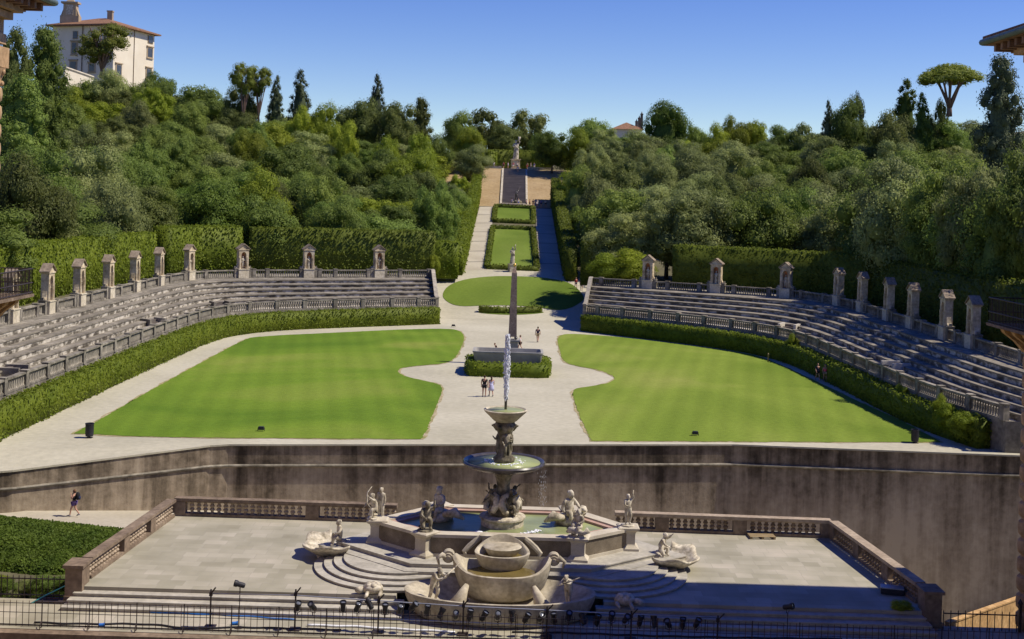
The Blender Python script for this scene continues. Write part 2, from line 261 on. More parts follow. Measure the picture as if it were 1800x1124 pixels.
# ------------------------------------------------------------------ mesh builder
class MB:
    def __init__(s): s.v = []; s.f = []; s.mi = []; s.cur = 0
    def add(s, vs, fs):
        o = len(s.v); s.v += [tuple(v) for v in vs]; s.f += [tuple(i + o for i in f) for f in fs]; s.mi += [s.cur] * len(fs); return s
    def box(s, c, d, rz=0.0, taper=1.0):
        x, y, z = d[0] / 2, d[1] / 2, d[2] / 2; vs = []
        for dz in (-1, 1):
            t = taper if dz > 0 else 1
            for dx, dy in ((-1, -1), (1, -1), (1, 1), (-1, 1)):
                px, py = dx * x * t, dy * y * t
                vs.append((c[0] + px * math.cos(rz) - py * math.sin(rz), c[1] + px * math.sin(rz) + py * math.cos(rz), c[2] + dz * z))
        return s.add(vs, [(3, 2, 1, 0), (4, 5, 6, 7), (0, 1, 5, 4), (1, 2, 6, 5), (2, 3, 7, 6), (3, 0, 4, 7)])
    def prism(s, poly, z0, z1):
        n = len(poly); z0f = z0 if callable(z0) else (lambda p: z0); z1f = z1 if callable(z1) else (lambda p: z1)
        vs = [(p[0], p[1], z0f(p)) for p in poly] + [(p[0], p[1], z1f(p)) for p in poly]
        return s.add(vs, [tuple(range(n - 1, -1, -1)), tuple(range(n, 2 * n))] + [(i, (i + 1) % n, n + (i + 1) % n, n + i) for i in range(n)])
    def extrude(s, poly, axis_o, ux, uz, dy, depth):
        """poly in (a,b) plane spanned by ux,uz from axis_o, pushed along dy by depth"""
        o, ux, uz, dy = Vector(axis_o), Vector(ux), Vector(uz), Vector(dy); n = len(poly)
        vs = [o + ux * a + uz * b for a, b in poly] + [o + ux * a + uz * b + dy * depth for a, b in poly]
        return s.add(vs, [tuple(range(n)), tuple(range(2 * n - 1, n - 1, -1))] + [(i + n, (i + 1) % n + n, (i + 1) % n, i) for i in range(n)])
    def lathe(s, prof, c=(0, 0, 0), n=16, sx=1, sy=1, ph=0):
        vs = []; fs = []; m = len(prof)
        for r, z in prof:
            for k in range(n):
                a = 2 * math.pi * k / n + ph; vs.append((c[0] + sx * r * math.cos(a), c[1] + sy * r * math.sin(a), c[2] + z))
        for j in range(m - 1):
            for k in range(n): fs.append((j * n + k, j * n + (k + 1) % n, (j + 1) * n + (k + 1) % n, (j + 1) * n + k))
        fs.append(tuple(range(n - 1, -1, -1))); fs.append(tuple((m - 1) * n + k for k in range(n)))
        return s.add(vs, fs)
    def tube(s, pts, r, n=8):
        pts = [Vector(p) for p in pts]; rs = r if isinstance(r, (list, tuple)) else [r] * len(pts); vs = []; fs = []
        up = None
        for i, p in enumerate(pts):
            d = (pts[min(i + 1, len(pts) - 1)] - pts[max(i - 1, 0)]).normalized()
            if up is None: up = Vector((0, 0, 1)) if abs(d.z) < .9 else Vector((1, 0, 0))
            a = d.cross(up).normalized(); b2 = a.cross(d).normalized(); up = b2
            for k in range(n):
                t = 2 * math.pi * k / n; vs.append(p + (a * math.cos(t) + b2 * math.sin(t)) * rs[i])
        for i in range(len(pts) - 1):
            for k in range(n): fs.append((i * n + k, i * n + (k + 1) % n, (i + 1) * n + (k + 1) % n, (i + 1) * n + k))
        fs.append(tuple(range(n - 1, -1, -1))); fs.append(tuple((len(pts) - 1) * n + k for k in range(n)))
        return s.add(vs, fs)
    def sphere(s, c, r, n=10, m=7, rot=None):
        r = (r, r, r) if not isinstance(r, (tuple, list)) else r; vs = []; fs = []
        for j in range(m + 1):
            p = math.pi * j / m
            for k in range(n):
                a = 2 * math.pi * k / n; v = Vector((r[0] * math.sin(p) * math.cos(a), r[1] * math.sin(p) * math.sin(a), r[2] * math.cos(p)))
                if rot is not None: v = rot @ v
                vs.append(v + Vector(c))
        for j in range(m):
            for k in range(n): fs.append((j * n + k, (j + 1) * n + k, (j + 1) * n + (k + 1) % n, j * n + (k + 1) % n))
        return s.add(vs, fs)
    def sweep(s, rings, close=True):
        """rings: list of equally long vertex lists"""
        n = len(rings[0]); vs = [v for r in rings for v in r]; fs = []
        for i in range(len(rings) - 1):
            for k in range(n if close else n - 1): fs.append((i * n + k, (i + 1) * n + k, (i + 1) * n + (k + 1) % n, i * n + (k + 1) % n))
        if close: fs.append(tuple(range(n))); fs.append(tuple((len(rings) - 1) * n + k for k in range(n - 1, -1, -1)))
        return s.add(vs, fs)
    def obj(s, name, mats, parent=None, world=False, smooth=False, fixn=True):
        me = bpy.data.meshes.new(name); vs = s.v
        if world and parent is not None:
            l = parent.location; vs = [(v[0] - l[0], v[1] - l[1], v[2] - l[2]) for v in vs]
        me.from_pydata(vs, [], s.f)
        mats = mats if isinstance(mats, (list, tuple)) else [mats]
        for m in mats: me.materials.append(m)
        if len(mats) > 1: me.polygons.foreach_set('material_index', s.mi)
        if fixn:
            bm = bmesh.new(); bm.from_mesh(me); bmesh.ops.recalc_face_normals(bm, faces=bm.faces); bm.to_mesh(me); bm.free()
        if smooth: me.shade_smooth() if smooth is True else me.polygons.foreach_set('use_smooth', [True] * len(me.polygons))
        if smooth and smooth is not True: me.set_sharp_from_angle(angle=smooth)
        me.update()
        return link(name, me, parent)
def link(name, me, parent=None):
    o = bpy.data.objects.new(name, me); COL.objects.link(o)
    if parent is not None: o.parent = parent
    return o
def tag(o, label=None, cat=None, group=None, kind=None):
    if label: o['label'] = label
    if cat: o['category'] = cat
    if group: o['group'] = group
    if kind: o['kind'] = kind
    return o
def thing(name, label, cat, loc=(0, 0, 0), rz=0, group=None):
    o = bpy.data.objects.new(name, None); COL.objects.link(o); o.location = loc; o.rotation_euler = (0, 0, rz); o.empty_display_size = .3
    return tag(o, label, cat, group)
KIDS = {}
def copy_tree(o, loc=None, rz=None, scale=None, label=None, parent=None):
    c = o.copy(); COL.objects.link(c)
    if parent is not None: c.parent = parent
    if loc is not None: c.location = loc
    if rz is not None: c.rotation_euler = (0, 0, rz)
    if scale is not None: c.scale = scale if isinstance(scale, (tuple, list)) else (scale,) * 3
    if label: c['label'] = label
    for ch in o.children: copy_tree(ch, parent=c)
    return c
def setmat(o, m):
    o.material_slots[0].link = 'OBJECT'; o.material_slots[0].material = m
def center_origin(o):
    """top-level single mesh: put the origin at its base"""
    me = o.data; n = len(me.vertices); a = np.empty(n * 3); me.vertices.foreach_get('co', a); a = a.reshape(-1, 3)
    c = np.array([(a[:, 0].min() + a[:, 0].max()) / 2, (a[:, 1].min() + a[:, 1].max()) / 2, a[:, 2].min()])
    me.vertices.foreach_set('co', (a - c).ravel()); me.update(); o.location = c; return o
def polyfill(name, pts, mat_, z=None, sub=0):
    bm = bmesh.new(); vs = [bm.verts.new(p) for p in pts]; f = bm.faces.new(vs); bmesh.ops.triangulate(bm, faces=[f])
    bmesh.ops.recalc_face_normals(bm, faces=bm.faces)
    me = bpy.data.meshes.new(name); bm.to_mesh(me); bm.free(); me.materials.append(mat_)
    if me.polygons and sum(p.normal.z * p.area for p in me.polygons) < 0: me.flip_normals()
    return link(name, me)
def chaikin(p, n=2, closed=True):
    for _ in range(n):
        q = []
        m = len(p)
        for i in range(m if closed else m - 1):
            a, b = p[i], p[(i + 1) % m]
            q.append(tuple(lerp(x, y, .25) for x, y in zip(a, b))); q.append(tuple(lerp(x, y, .75) for x, y in zip(a, b)))
        if not closed: q = [p[0]] + q + [p[-1]]
        p = q
    return p
def resample(pts, step=None, n=None):
    P = [Vector(p) for p in pts]; d = [0]
    for a, b in zip(P, P[1:]): d.append(d[-1] + (b - a).length)
    n = n or max(2, int(round(d[-1] / step)) + 1); out = []
    for k in range(n):
        t = d[-1] * k / (n - 1); i = 0
        while i < len(d) - 2 and d[i + 1] < t: i += 1
        out.append(P[i].lerp(P[i + 1], (t - d[i]) / max(1e-9, d[i + 1] - d[i])))
    return out
def W(x, y0, z=0): return Vector((x, y0 * K, z))
def perps(pts):
    out = []
    for i in range(len(pts)):
        d = pts[min(i + 1, len(pts) - 1)] - pts[max(i - 1, 0)]; d = Vector((d.x, d.y, 0)).normalized(); out.append(Vector((d.y, -d.x, 0)))
    return out
def rail(mb, pts, width, z0, z1, off=0.0):
    ns = perps(pts); rings = []
    for p, nn in zip(pts, ns):
        a = p + nn * (off - width / 2); b = p + nn * (off + width / 2)
        rings.append([(a.x, a.y, p.z + z0), (b.x, b.y, p.z + z0), (b.x, b.y, p.z + z1), (a.x, a.y, p.z + z1)])
    return mb.sweep(rings)

# ------------------------------------------------------------------ foliage
def leaf_arrays(P, N, size, jit=.6, aspect=.75):
    n = len(P); N = N + RNG.normal(0, jit, (n, 3)); N /= np.linalg.norm(N, axis=1, keepdims=True) + 1e-9
    R = RNG.normal(0, 1, (n, 3)); T = np.cross(N, R); T /= np.linalg.norm(T, axis=1, keepdims=True) + 1e-9
    B = np.cross(N, T); s = (size * RNG.uniform(.6, 1.3, n))[:, None] * .5
    V = np.stack([P - T * s, P - B * s * aspect + N * s * .25, P + T * s, P + B * s * aspect + N * s * .25], 1)
    return V.reshape(-1, 3)
def mesh_from(name, leafV, extra_v, extra_f, m):
    nl = len(leafV) // 4; ev = np.array(extra_v).reshape(-1, 3) if len(extra_v) else np.zeros((0, 3))
    V = np.vstack([leafV, ev]); me = bpy.data.meshes.new(name); me.vertices.add(len(V)); me.vertices.foreach_set('co', V.astype(np.float32).ravel())
    loops = list(range(nl * 4)); starts = list(range(0, nl * 4, 4)); tot = [4] * nl
    for f in extra_f:
        starts.append(len(loops)); tot.append(len(f)); loops += [i + nl * 4 for i in f]
    me.loops.add(len(loops)); me.loops.foreach_set('vertex_index', loops)
    me.polygons.add(len(starts)); me.polygons.foreach_set('loop_start', starts); me.polygons.foreach_set('loop_total', tot)
    me.materials.append(m); me.update(calc_edges=True); me.validate(); return me
def rand_dir(n):
    v = RNG.normal(0, 1, (n, 3)); return v / np.linalg.norm(v, axis=1, keepdims=True)
def crown_mesh(name, kind, nclump, nleaf, lsize, m, seed):
    """unit crown: radius ~1 in x,y; z from 0 to 2"""
    global RNG
    RNG = np.random.default_rng(seed); C = []; RR = []
    for i in range(nclump):
        if kind == 'round':
            d = rand_dir(1)[0]; d[2] = d[2] * .9 + .15; r = RNG.uniform(.45, .85); c = np.array([d[0] * r, d[1] * r, 1.0 + d[2] * r * 1.0]); rr = RNG.uniform(.24, .42)
        elif kind == 'fine':
            d = rand_dir(1)[0]; d[2] = d[2] * .85 + .2; r = RNG.uniform(.55, .93); c = np.array([d[0] * r, d[1] * r, .95 + d[2] * r * 1.0]); rr = RNG.uniform(.14, .26)
        elif kind == 'tall':
            t = (i + .5) / nclump; a = RNG.uniform(0, 6.283); w_ = np.interp(t, [0, .2, .55, .85, 1], [.72, .88, .82, .55, .15]); r = w_ * RNG.uniform(.5, 1.0)
            c = np.array([math.cos(a) * r, math.sin(a) * r, .12 + t * 1.72]); rr = RNG.uniform(.18, .32)
        elif kind == 'cone':
            t = (i + .5) / nclump; a = RNG.uniform(0, 6.283); w_ = np.interp(t, [0, .15, .5, .85, 1], [.82, .95, .78, .42, .06]); r = w_ * RNG.uniform(.55, 1.0)
            c = np.array([math.cos(a) * r, math.sin(a) * r, .08 + t * 1.85]); rr = np.interp(t, [0, 1], [.26, .14]) * RNG.uniform(.8, 1.2)
        elif kind == 'airy':
            d = rand_dir(1)[0]; d[2] = d[2] * .95 + .05; r = RNG.uniform(.5, .9); c = np.array([d[0] * r, d[1] * r, .98 + d[2] * r]); rr = RNG.uniform(.20, .34)
        elif kind == 'umbrella':
            a = RNG.uniform(0, 6.283); r = math.sqrt(RNG.uniform(0, 1)) * .92; c = np.array([math.cos(a) * r, math.sin(a) * r, 1.62 - .62 * r * r + RNG.uniform(-.06, .1)]); rr = RNG.uniform(.16, .28)
        C.append(c); RR.append(rr)
    C = np.array(C); RR = np.array(RR)
    wgt = RR ** 2 / (RR ** 2).sum(); idx = RNG.choice(nclump, nleaf, p=wgt); d = rand_dir(nleaf)
    d[:, 2] = np.where(RNG.uniform(0, 1, nleaf) < .55, np.abs(d[:, 2]), d[:, 2])
    rad = RR[idx] * (1 + RNG.normal(0, .10, nleaf)); zs = .45 if kind in ('tall', 'cone') else 1; sq = np.array([1, 1, (.8 if kind != 'umbrella' else .55) * zs])
    P = C[idx] + d * rad[:, None] * sq
    # drop leaves deep inside other clumps
    keep = np.ones(nleaf, bool)
    for j in range(nclump):
        q = np.linalg.norm((P - C[j]) / sq, axis=1) < RR[j] * .72
        keep &= ~(q & (idx != j) & (RNG.uniform(0, 1, nleaf) < .85))
    P = P[keep]; d = d[keep]
    if kind in ('round', 'fine', 'tall', 'cone'):
        no = max(80, nleaf // 14); k2 = RNG.choice(len(P), no); P = np.vstack([P, P[k2] + d[k2] * RNG.uniform(.03, .13, (no, 1))]); d = np.vstack([d, d[k2]])
    V = leaf_arrays(P, d, lsize, .36)
    if zs < 1: V[:, 2] = np.repeat(P[:, 2], 4) + (V[:, 2] - np.repeat(P[:, 2], 4)) * zs
    ex = MB()
    for c, r in zip(C, RR):
        ex.sphere(c, (r * .6, r * .6, r * .6 * sq[2]), 6, 4)
    if kind in ('round', 'fine'): ex.sphere((0, 0, .95), (.5, .5, .6), 10, 6)
    if kind in ('tall', 'cone'): ex.sphere((0, 0, .85), (.42, .42, .85), 10, 6)
    return mesh_from(name, V, ex.v, ex.f, m)
CROWN = {}
for i in range(8): CROWN['round%d' % i] = crown_mesh('crown', 'round' if i < 5 else 'fine', (30, 40, 52, 36, 46, 80, 95, 110)[i], 24000 if i < 5 else 32000, .046 if i < 5 else .040, L['oak'], 100 + i)
for i in range(2): CROWN['tall%d' % i] = crown_mesh('crown', 'tall', 90, 13000, .055, L['dark'], 200 + i)
for i in range(2): CROWN['cone%d' % i] = crown_mesh('crown', 'cone', 100, 11000, .058, L['cypress'], 300 + i)
for i in range(2): CROWN['airy%d' % i] = crown_mesh('crown', 'airy', 44, 9000, .055, L['pine'], 400 + i)
CROWN['umbrella0'] = crown_mesh('crown', 'umbrella', 90, 12000, .05, L['pine'], 500)
def trunk_mesh(name, kind):
    mb = MB()
    if kind == 'plain':
        mb.tube([(0, 0, 0), (.02, .01, .35), (-.01, .03, .7), (.03, 0, 1.25)], [.09, .07, .055, .02], 8)
        for a in range(5):
            t = a * 1.256 + .3; mb.tube([(0, 0, .55 + .08 * a), (.25 * math.cos(t), .25 * math.sin(t), .85 + .07 * a), (.5 * math.cos(t), .5 * math.sin(t), 1.15 + .07 * a)], [.04, .028, .01], 6)
    else:
        mb.tube([(0, 0, 0), (.01, 0, .18), (0, .01, .34)], [.10, .085, .075], 8)
        for a in range(8):
            t = a * .785 + .2; rr = .45 + .42 * ((a * 37) % 10) / 10; z0_ = .2 + .04 * (a % 3)
            mb.tube([(0, 0, z0_), (.22 * rr * math.cos(t), .22 * rr * math.sin(t), z0_ + .3), (.5 * rr * math.cos(t + .1), .5 * rr * math.sin(t + .1), .92), (rr * math.cos(t), rr * math.sin(t), 1.4)], [.06, .045, .032, .014], 6)
            mb.tube([(.5 * rr * math.cos(t + .1), .5 * rr * math.sin(t + .1), .92), (.6 * rr * math.cos(t + .5), .6 * rr * math.sin(t + .5), 1.35)], [.025, .01], 5)
    o = mb.obj(name, M['bark'] if kind == 'plain' else M['barkp'], smooth=True); me = o.data; bpy.data.objects.remove(o); return me
TRUNK = {'plain': trunk_mesh('trunk', 'plain'), 'spread': trunk_mesh('trunk', 'spread')}
def tree(name, crown, leaf, loc, width, height, label, cat='tree', group=None, trunk='plain', rz=None, base=.0, sy=None):
    """crown spans from base*height up to height"""
    rz = random.uniform(0, 6.28) if rz is None else rz
    t = thing(name, label, cat, loc, rz, group)
    c = link('crown', CROWN[crown], t); h = height
    c.scale = (width / 2, (sy or width) / 2, h * (1 - base) / 2); c.location = (0, 0, h * base)
    if CROWN[crown].materials[0] != L[leaf]: setmat(c, L[leaf])
    b = link('trunk', TRUNK[trunk], t); b.scale = (width / 2 if trunk == 'spread' else width * .35, width / 2 if trunk == 'spread' else width * .35, h / 2)
    return t
def hedge(name, label, cat, pts, height, width, leaf, dens=14, lsize=.24, group=None, rough=.06, kind=None, tops=None):
    """pts: Vectors along the foot of the hedge centre line"""
    pts = resample(pts, step=1.0); ns = perps(pts); rings = []; P = []; N = []
    hs = [height * (1 + RNG.uniform(-.01, .01)) for _ in pts]
    n = len(pts)
    for p, nn, h in zip(pts, ns, hs):
        q = lambda o, z: (p.x + nn.x * o, p.y + nn.y * o, p.z + z)
        w2 = width / 2 - .08
        rings.append([q(-w2, -.3), q(w2, -.3), q(w2, h - .08), q(-w2, h - .08)])
    mb = MB(); mb.sweep(rings)
    def face(cnt, fn):
        for _ in range(cnt):
            t = RNG.uniform(0, n - 1.001); i = int(t); f = t - i; p = pts[i].lerp(pts[i + 1], f); nn = ns[i].lerp(ns[i + 1], f); a, b = fn(p, nn, lerp(hs[i], hs[i + 1], f)); P.append(a); N.append(b)
    Ltot = sum((b - a).length for a, b in zip(pts, pts[1:]))
    for sgn in (1, -1):
        def side(p, nn, h, sgn=sgn):
            z = RNG.uniform(0, h); wob = .05 * math.sin(p.x * 1.7 + z * 2) + .05 * math.sin(p.y * 1.3 - z * 3)
            o = sgn * (width / 2 + wob + RNG.normal(0, rough)); return (p.x + nn.x * o, p.y + nn.y * o, p.z + z), (nn.x * sgn, nn.y * sgn, .15)
        face(int(Ltot * height * dens), side)
    def top(p, nn, h):
        o = RNG.uniform(-width / 2, width / 2); return (p.x + nn.x * o, p.y + nn.y * o, p.z + h + RNG.normal(0, rough)), (0, 0, 1)
    face(int(Ltot * width * dens * 1.2), top)
    for e, pp, nn in ((-1, pts[0], ns[0]), (1, pts[-1], ns[-1])):
        d = Vector((-nn.y, nn.x, 0)) * e
        for _ in range(int(width * height * dens)):
            o = RNG.uniform(-width / 2, width / 2); z = RNG.uniform(0, height); P.append((pp.x + nn.x * o + d.x * .05, pp.y + nn.y * o + d.y * .05, pp.z + z)); N.append((d.x, d.y, .1))
    me = mesh_from(name, leaf_arrays(np.array(P), np.array(N), lsize, .75), mb.v, mb.f, L[leaf])
    o = link(name, me); center_origin(o); return tag(o, label, cat, group, kind)
def bush(name, label, loc, r, h, leaf, group=None, cat='bush', crown='round1'):
    t = thing(name, label, cat, loc, random.uniform(0, 6), group); c = link('foliage', CROWN[crown], t); c.scale = (r, r, h / 2); c.location = (0, 0, -.1)
    setmat(c, L[leaf]); b = link('stem', TRUNK['plain'], t); b.scale = (r * .5, r * .5, h / 2.6); return t
# ================================================================== SETTING
ZT = -2.8; ZP = -3.48
o = MB(); o.box((0, 2000, -12.6), (9000, 9000, 1.0)); g = o.obj('ground', M['earth']); tag(g, kind='structure')
WL = [(-60, 44.0, -.9), (-29.2, 49.9, -.45), (-18.4, 54.9, 0), (15.7, 58.4, 0), (34.8, 57.8, 0), (60, 57.8, 0)]
# amphitheatre floor of pale gravel
fl = polyfill('gravel_floor', [W(-60, 52.4), W(-29.2, 53.0)] + [W(*p) for p in WL[2:]] + [W(60, 118), W(12, 118), W(12, 114.2), W(-12, 114.2), W(-12, 118), W(-60, 118)], M['gravel']); tag(fl, kind='structure')
tag(polyfill('gravel_slope', [W(*WL[0]), W(*WL[1]), W(*WL[2]), W(-29.2, 53.0), W(-60, 52.4)], M['gravel']), kind='structure')
# bank between the stands and the long central avenue (gravel, then dry grass, then terrace)
def strip(name, y0a, y0b, x0, x1, m, dz=0.0, nx=14, step=1.0, bow=0.0):
    ny = max(2, int((y0b - y0a) / step)); vs = []; fs = []
    for j in range(ny + 1):
        y0 = lerp(y0a, y0b, j / ny)
        for i in range(nx + 1):
            x = lerp(x0, x1, i / nx); vs.append((x, y0 * K, zprof(y0 * K) + dz))
    for j in range(ny):
        for i in range(nx): a = j * (nx + 1) + i; fs.append((a, a + 1, a + nx + 2, a + nx + 1))
    m_ = MB(); m_.add(vs, fs); return tag(m_.obj(name, m, fixn=False), kind='structure')
strip('bank_path', 114.1, 136, -12, 12.5, M['gravel'], .012)
strip('avenue_ground', 136, 183, -14, 14, M['earth'], -.05)
strip('dry_slope', 183, 208.2, -16, 16, M['dry'], 0)
strip('upper_terrace', 208.2, 228, -30, 30, M['gravel'], 0)
# hills
HILLB = [(0, 4.5), (122, 4.6), (134, 4.8), (182, 13.5), (208, 21.5), (230, 24.5), (300, 31), (480, 30), (2000, 30)]
def hill(x, y0):
    if abs(x - .4) < 13 and y0 < 228: return interp(y0, PROF) - .5
    z = interp(y0, HILLB) + .10 * max(0, abs(x) - 45)
    if x < 0: z += 9 * math.exp(-((x + 128) / 45) ** 2 - ((y0 - 270) / 60) ** 2)
    return z + .5 * math.sin(x * .11) * math.sin(y0 * .09)
ULX = 42.0
def in_bowl(x, y0):
    if y0 < 58 and y0 > 0: return True
    lim = 116.5 - max(0, (abs(x) - 12)) * .12
    return abs(x) < 46.0 and y0 < lim + 3
mb = MB(); X0, X1, Y0_, Y1_ = -320, 320, 56, 480
xs = np.arange(X0, X1 + 1, 4.0); ys = np.arange(Y0_, Y1_ + 1, 4.0); idx = {}
for j, y in enumerate(ys):
    for i, x in enumerate(xs): idx[i, j] = len(mb.v); mb.v.append((x, y * K, hill(x, y)))
for j in range(len(ys) - 1):
    for i in range(len(xs) - 1):
        if not in_bowl((xs[i] + xs[i + 1]) / 2, (ys[j] + ys[j + 1]) / 2): mb.f.append((idx[i, j], idx[i + 1, j], idx[i + 1, j + 1], idx[i, j + 1])); mb.mi.append(0)
tag(mb.obj('hillside', M['earth'], fixn=False, smooth=True), kind='structure')
# lower ramp path behind the fountain terrace, and the strip of garden beside the terrace
rp = [W(-60, 41, -2.4), W(-31, 48.6, -2.9), W(-20.4, 48.9, -3.1), W(-20.4, 51.0, -3.4), W(20.6, 51, -11.6), W(23, 48, -11.9), W(60, 48, -11.9), W(60, 57.9, -11.9), W(34.8, 57.9, -11.9), W(15.7, 58.5, -11), W(-18.4, 55, -4.2), W(-29.2, 50.6, -2.8), W(-60, 46, -2.4)]
tag(polyfill('ramp_path', rp, M['path_grey']), kind='structure')
tag(polyfill('garden_ground', [W(-60, 41.1, -4.3), W(-20.5, 41.1, -4.2), W(-20.5, 49.2, -4.2), W(-60, 44, -4.3)], M['earth']), kind='structure')
tag(polyfill('courtyard_edge', [W(20.5, 40, -4.6), W(60, 40, -4.6), W(60, 43, -4.6), W(30, 47.4, -6.0), W(20.5, 43, -7)], M['earth']), kind='structure')
# ---- lawns
def lawn(name, pts, m, zf=None, dz=.035):
    q = chaikin([az(px, py, 0) if zf is None else asurf(px, py, zf, 60) for px, py in pts], 2)
    # ragged turf edge, then a sheet with a small turf thickness
    q = [p for k, p in enumerate(q) if (Vector(p) - Vector(q[k - 1])).length > .01]; P = resample([Vector(p) for p in q] + [Vector(q[0])], step=.35)[:-1]
    P = [Vector((p.x + RNG.normal(0, .035), p.y + RNG.normal(0, .05), (p.z if zf is None else zf(p.y)) + dz)) for p in P]
    return P
LL = [(130, 763), (130, 763), (130, 763), (250, 769), (450, 771), (740, 773), (740, 773), (748, 762), (760, 732), (772, 702), (779, 684), (772, 676), (740, 669), (710, 662), (697, 654), (705, 647), (740, 643), (782, 640), (800, 631), (811, 611), (817, 594), (811, 583), (790, 578), (700, 580), (600, 585), (450, 592), (428, 598), (350, 640), (250, 695), (180, 736)]
LR = [(1040, 776), (1040, 776), (1250, 777), (1450, 778), (1655, 778), (1655, 778), (1655, 778), (1580, 738), (1500, 703), (1420, 664), (1350, 632), (1310, 621), (1200, 606), (1100, 594), (1010, 587), (985, 589), (979, 598), (983, 612), (988, 634), (1005, 643), (1050, 650), (1078, 661), (1082, 668), (1062, 677), (1020, 682), (1007, 686), (1008, 700), (1020, 736)]
def sheet(name, P, m, thick=.035):
    """flat turf: top polygon plus a short skirt"""
    o = polyfill(name, P, m); me = o.data; return tag(o, kind='structure')
for LP in (LL, LR):
    q_ = chaikin([az(px, py, 0) for px, py in LP], 2); c_ = Vector((sum(p[0] for p in q_) / len(q_), sum(p[1] for p in q_) / len(q_), 0))
    q_ = resample([Vector(p) for p in q_] + [Vector(q_[0])], step=1.1)[:-1]; out_ = []
    ar_ = sum(a_.x * b_.y - b_.x * a_.y for a_, b_ in zip(q_, q_[1:] + q_[:1]))
    for k, p_ in enumerate(q_):
        t_ = q_[(k + 1) % len(q_)] - q_[k - 1]; n_ = Vector((t_.y, -t_.x, 0)).normalized() * (1 if ar_ > 0 else -1)
        out_.append(p_ + n_ * .7 * (.26 + .12 * math.sin(k * .9) + .1 * math.sin(k * 2.3 + 2)) + Vector((0, 0, .014)))
    tag(polyfill('worn_turf_edge', out_, M['worn']), kind='structure')
sheet('lawn', lawn('lawn', LL, M['lawn_l']), M['lawn_l']); sheet('lawn', lawn('lawn', LR, M['lawn_r']), M['lawn_r'])
def draped(name, px_poly, m, dz=.06, step=.8):
    """lawn lying on the sloping bank: grid clipped by polygon in plan"""
    q = chaikin([asurf(px, py, zprof, 105) for px, py in px_poly], 2); xs_ = [p[0] for p in q]; ys_ = [p[1] for p in q]
    bm = bmesh.new(); vs = [bm.verts.new((p[0], p[1], 0)) for p in q]; bm.faces.new(vs)
    y = min(ys_) + step
    while y < max(ys_):
        bmesh.ops.bisect_plane(bm, geom=bm.verts[:] + bm.edges[:] + bm.faces[:], plane_co=(0, y, 0), plane_no=(0, 1, 0)); y += step
    bmesh.ops.triangulate(bm, faces=bm.faces[:])
    for v in bm.verts: v.co.z = zprof(v.co.y) + dz
    me = bpy.data.meshes.new(name); bm.to_mesh(me); bm.free(); me.materials.append(m)
    if sum(p.normal.z for p in me.polygons) < 0: me.flip_normals()
    return tag(link(name, me), kind='structure')
draped('oval_lawn', [(775, 520), (790, 500), (830, 489), (900, 486), (960, 489), (1005, 498), (1026, 520), (1026, 531), (990, 549), (940, 540), (900, 538), (850, 538), (810, 540), (788, 534)], M['lawn_c'])
draped('oval_lawn', [(836, 548), (845, 552), (900, 555), (950, 552), (960, 549), (900, 542)], M['lawn_c'], .05)
LOW = [(856, 473), (944, 477), (937, 405), (866, 403)]; UPP = [(868, 391), (938, 394), (937, 368), (871, 365)]
def quad_drape(name, q, m, dz=.07):
    c = [asurf(px, py, zprof, 125) for px, py in q]; vs = []; fs = []; n = 24
    for j in range(n + 1):
        a = Vector(c[0]).lerp(Vector(c[3]), j / n); b = Vector(c[1]).lerp(Vector(c[2]), j / n)
        for p in (a, b): vs.append((p.x, p.y, zprof(p.y) + dz))
    for j in range(n): fs.append((2 * j, 2 * j + 1, 2 * j + 3, 2 * j + 2))
    m_ = MB(); m_.add(vs, fs); return tag(m_.obj(name, m, fixn=False), kind='structure'), c
_, CL = quad_drape('avenue_lawn', LOW, M['lawn_c']); _, CU = quad_drape('avenue_lawn', UPP, M['lawn_c'])
def path_quad(name, q, drains):
    c = [asurf(px, py, zprof, 125) for px, py in q]; mb = MB(); n = 40
    vs = []; fs = []
    for j in range(n + 1):
        a = Vector(c[0]).lerp(Vector(c[3]), j / n); b = Vector(c[1]).lerp(Vector(c[2]), j / n)
        for p in (a, b): vs.append((p.x, p.y, zprof(p.y) + .03))
    for j in range(n): fs.append((2 * j, 2 * j + 1, 2 * j + 3, 2 * j + 2))
    mb.add(vs, fs); mb.cur = 1
    for d in drains:
        a = Vector(c[0]).lerp(Vector(c[3]), d); b = Vector(c[1]).lerp(Vector(c[2]), d); hw = .22
        mb.add([(a.x, a.y - hw, zprof(a.y - hw) + .05), (b.x, b.y - hw, zprof(b.y - hw) + .05), (b.x, b.y + hw, zprof(b.y + hw) + .05), (a.x, a.y + hw, zprof(a.y + hw) + .05)], [(0, 1, 2, 3)])
    return tag(mb.obj(name, [M['path_grey'], M['drain']], fixn=False), kind='structure')
DR = [.1, .24, .38, .53, .68, .84]
path_quad('avenue_path', [(812, 476), (855, 475), (869, 364), (843, 364)], DR); path_quad('avenue_path', [(945, 478), (988, 480), (969, 368), (941, 367)], DR)
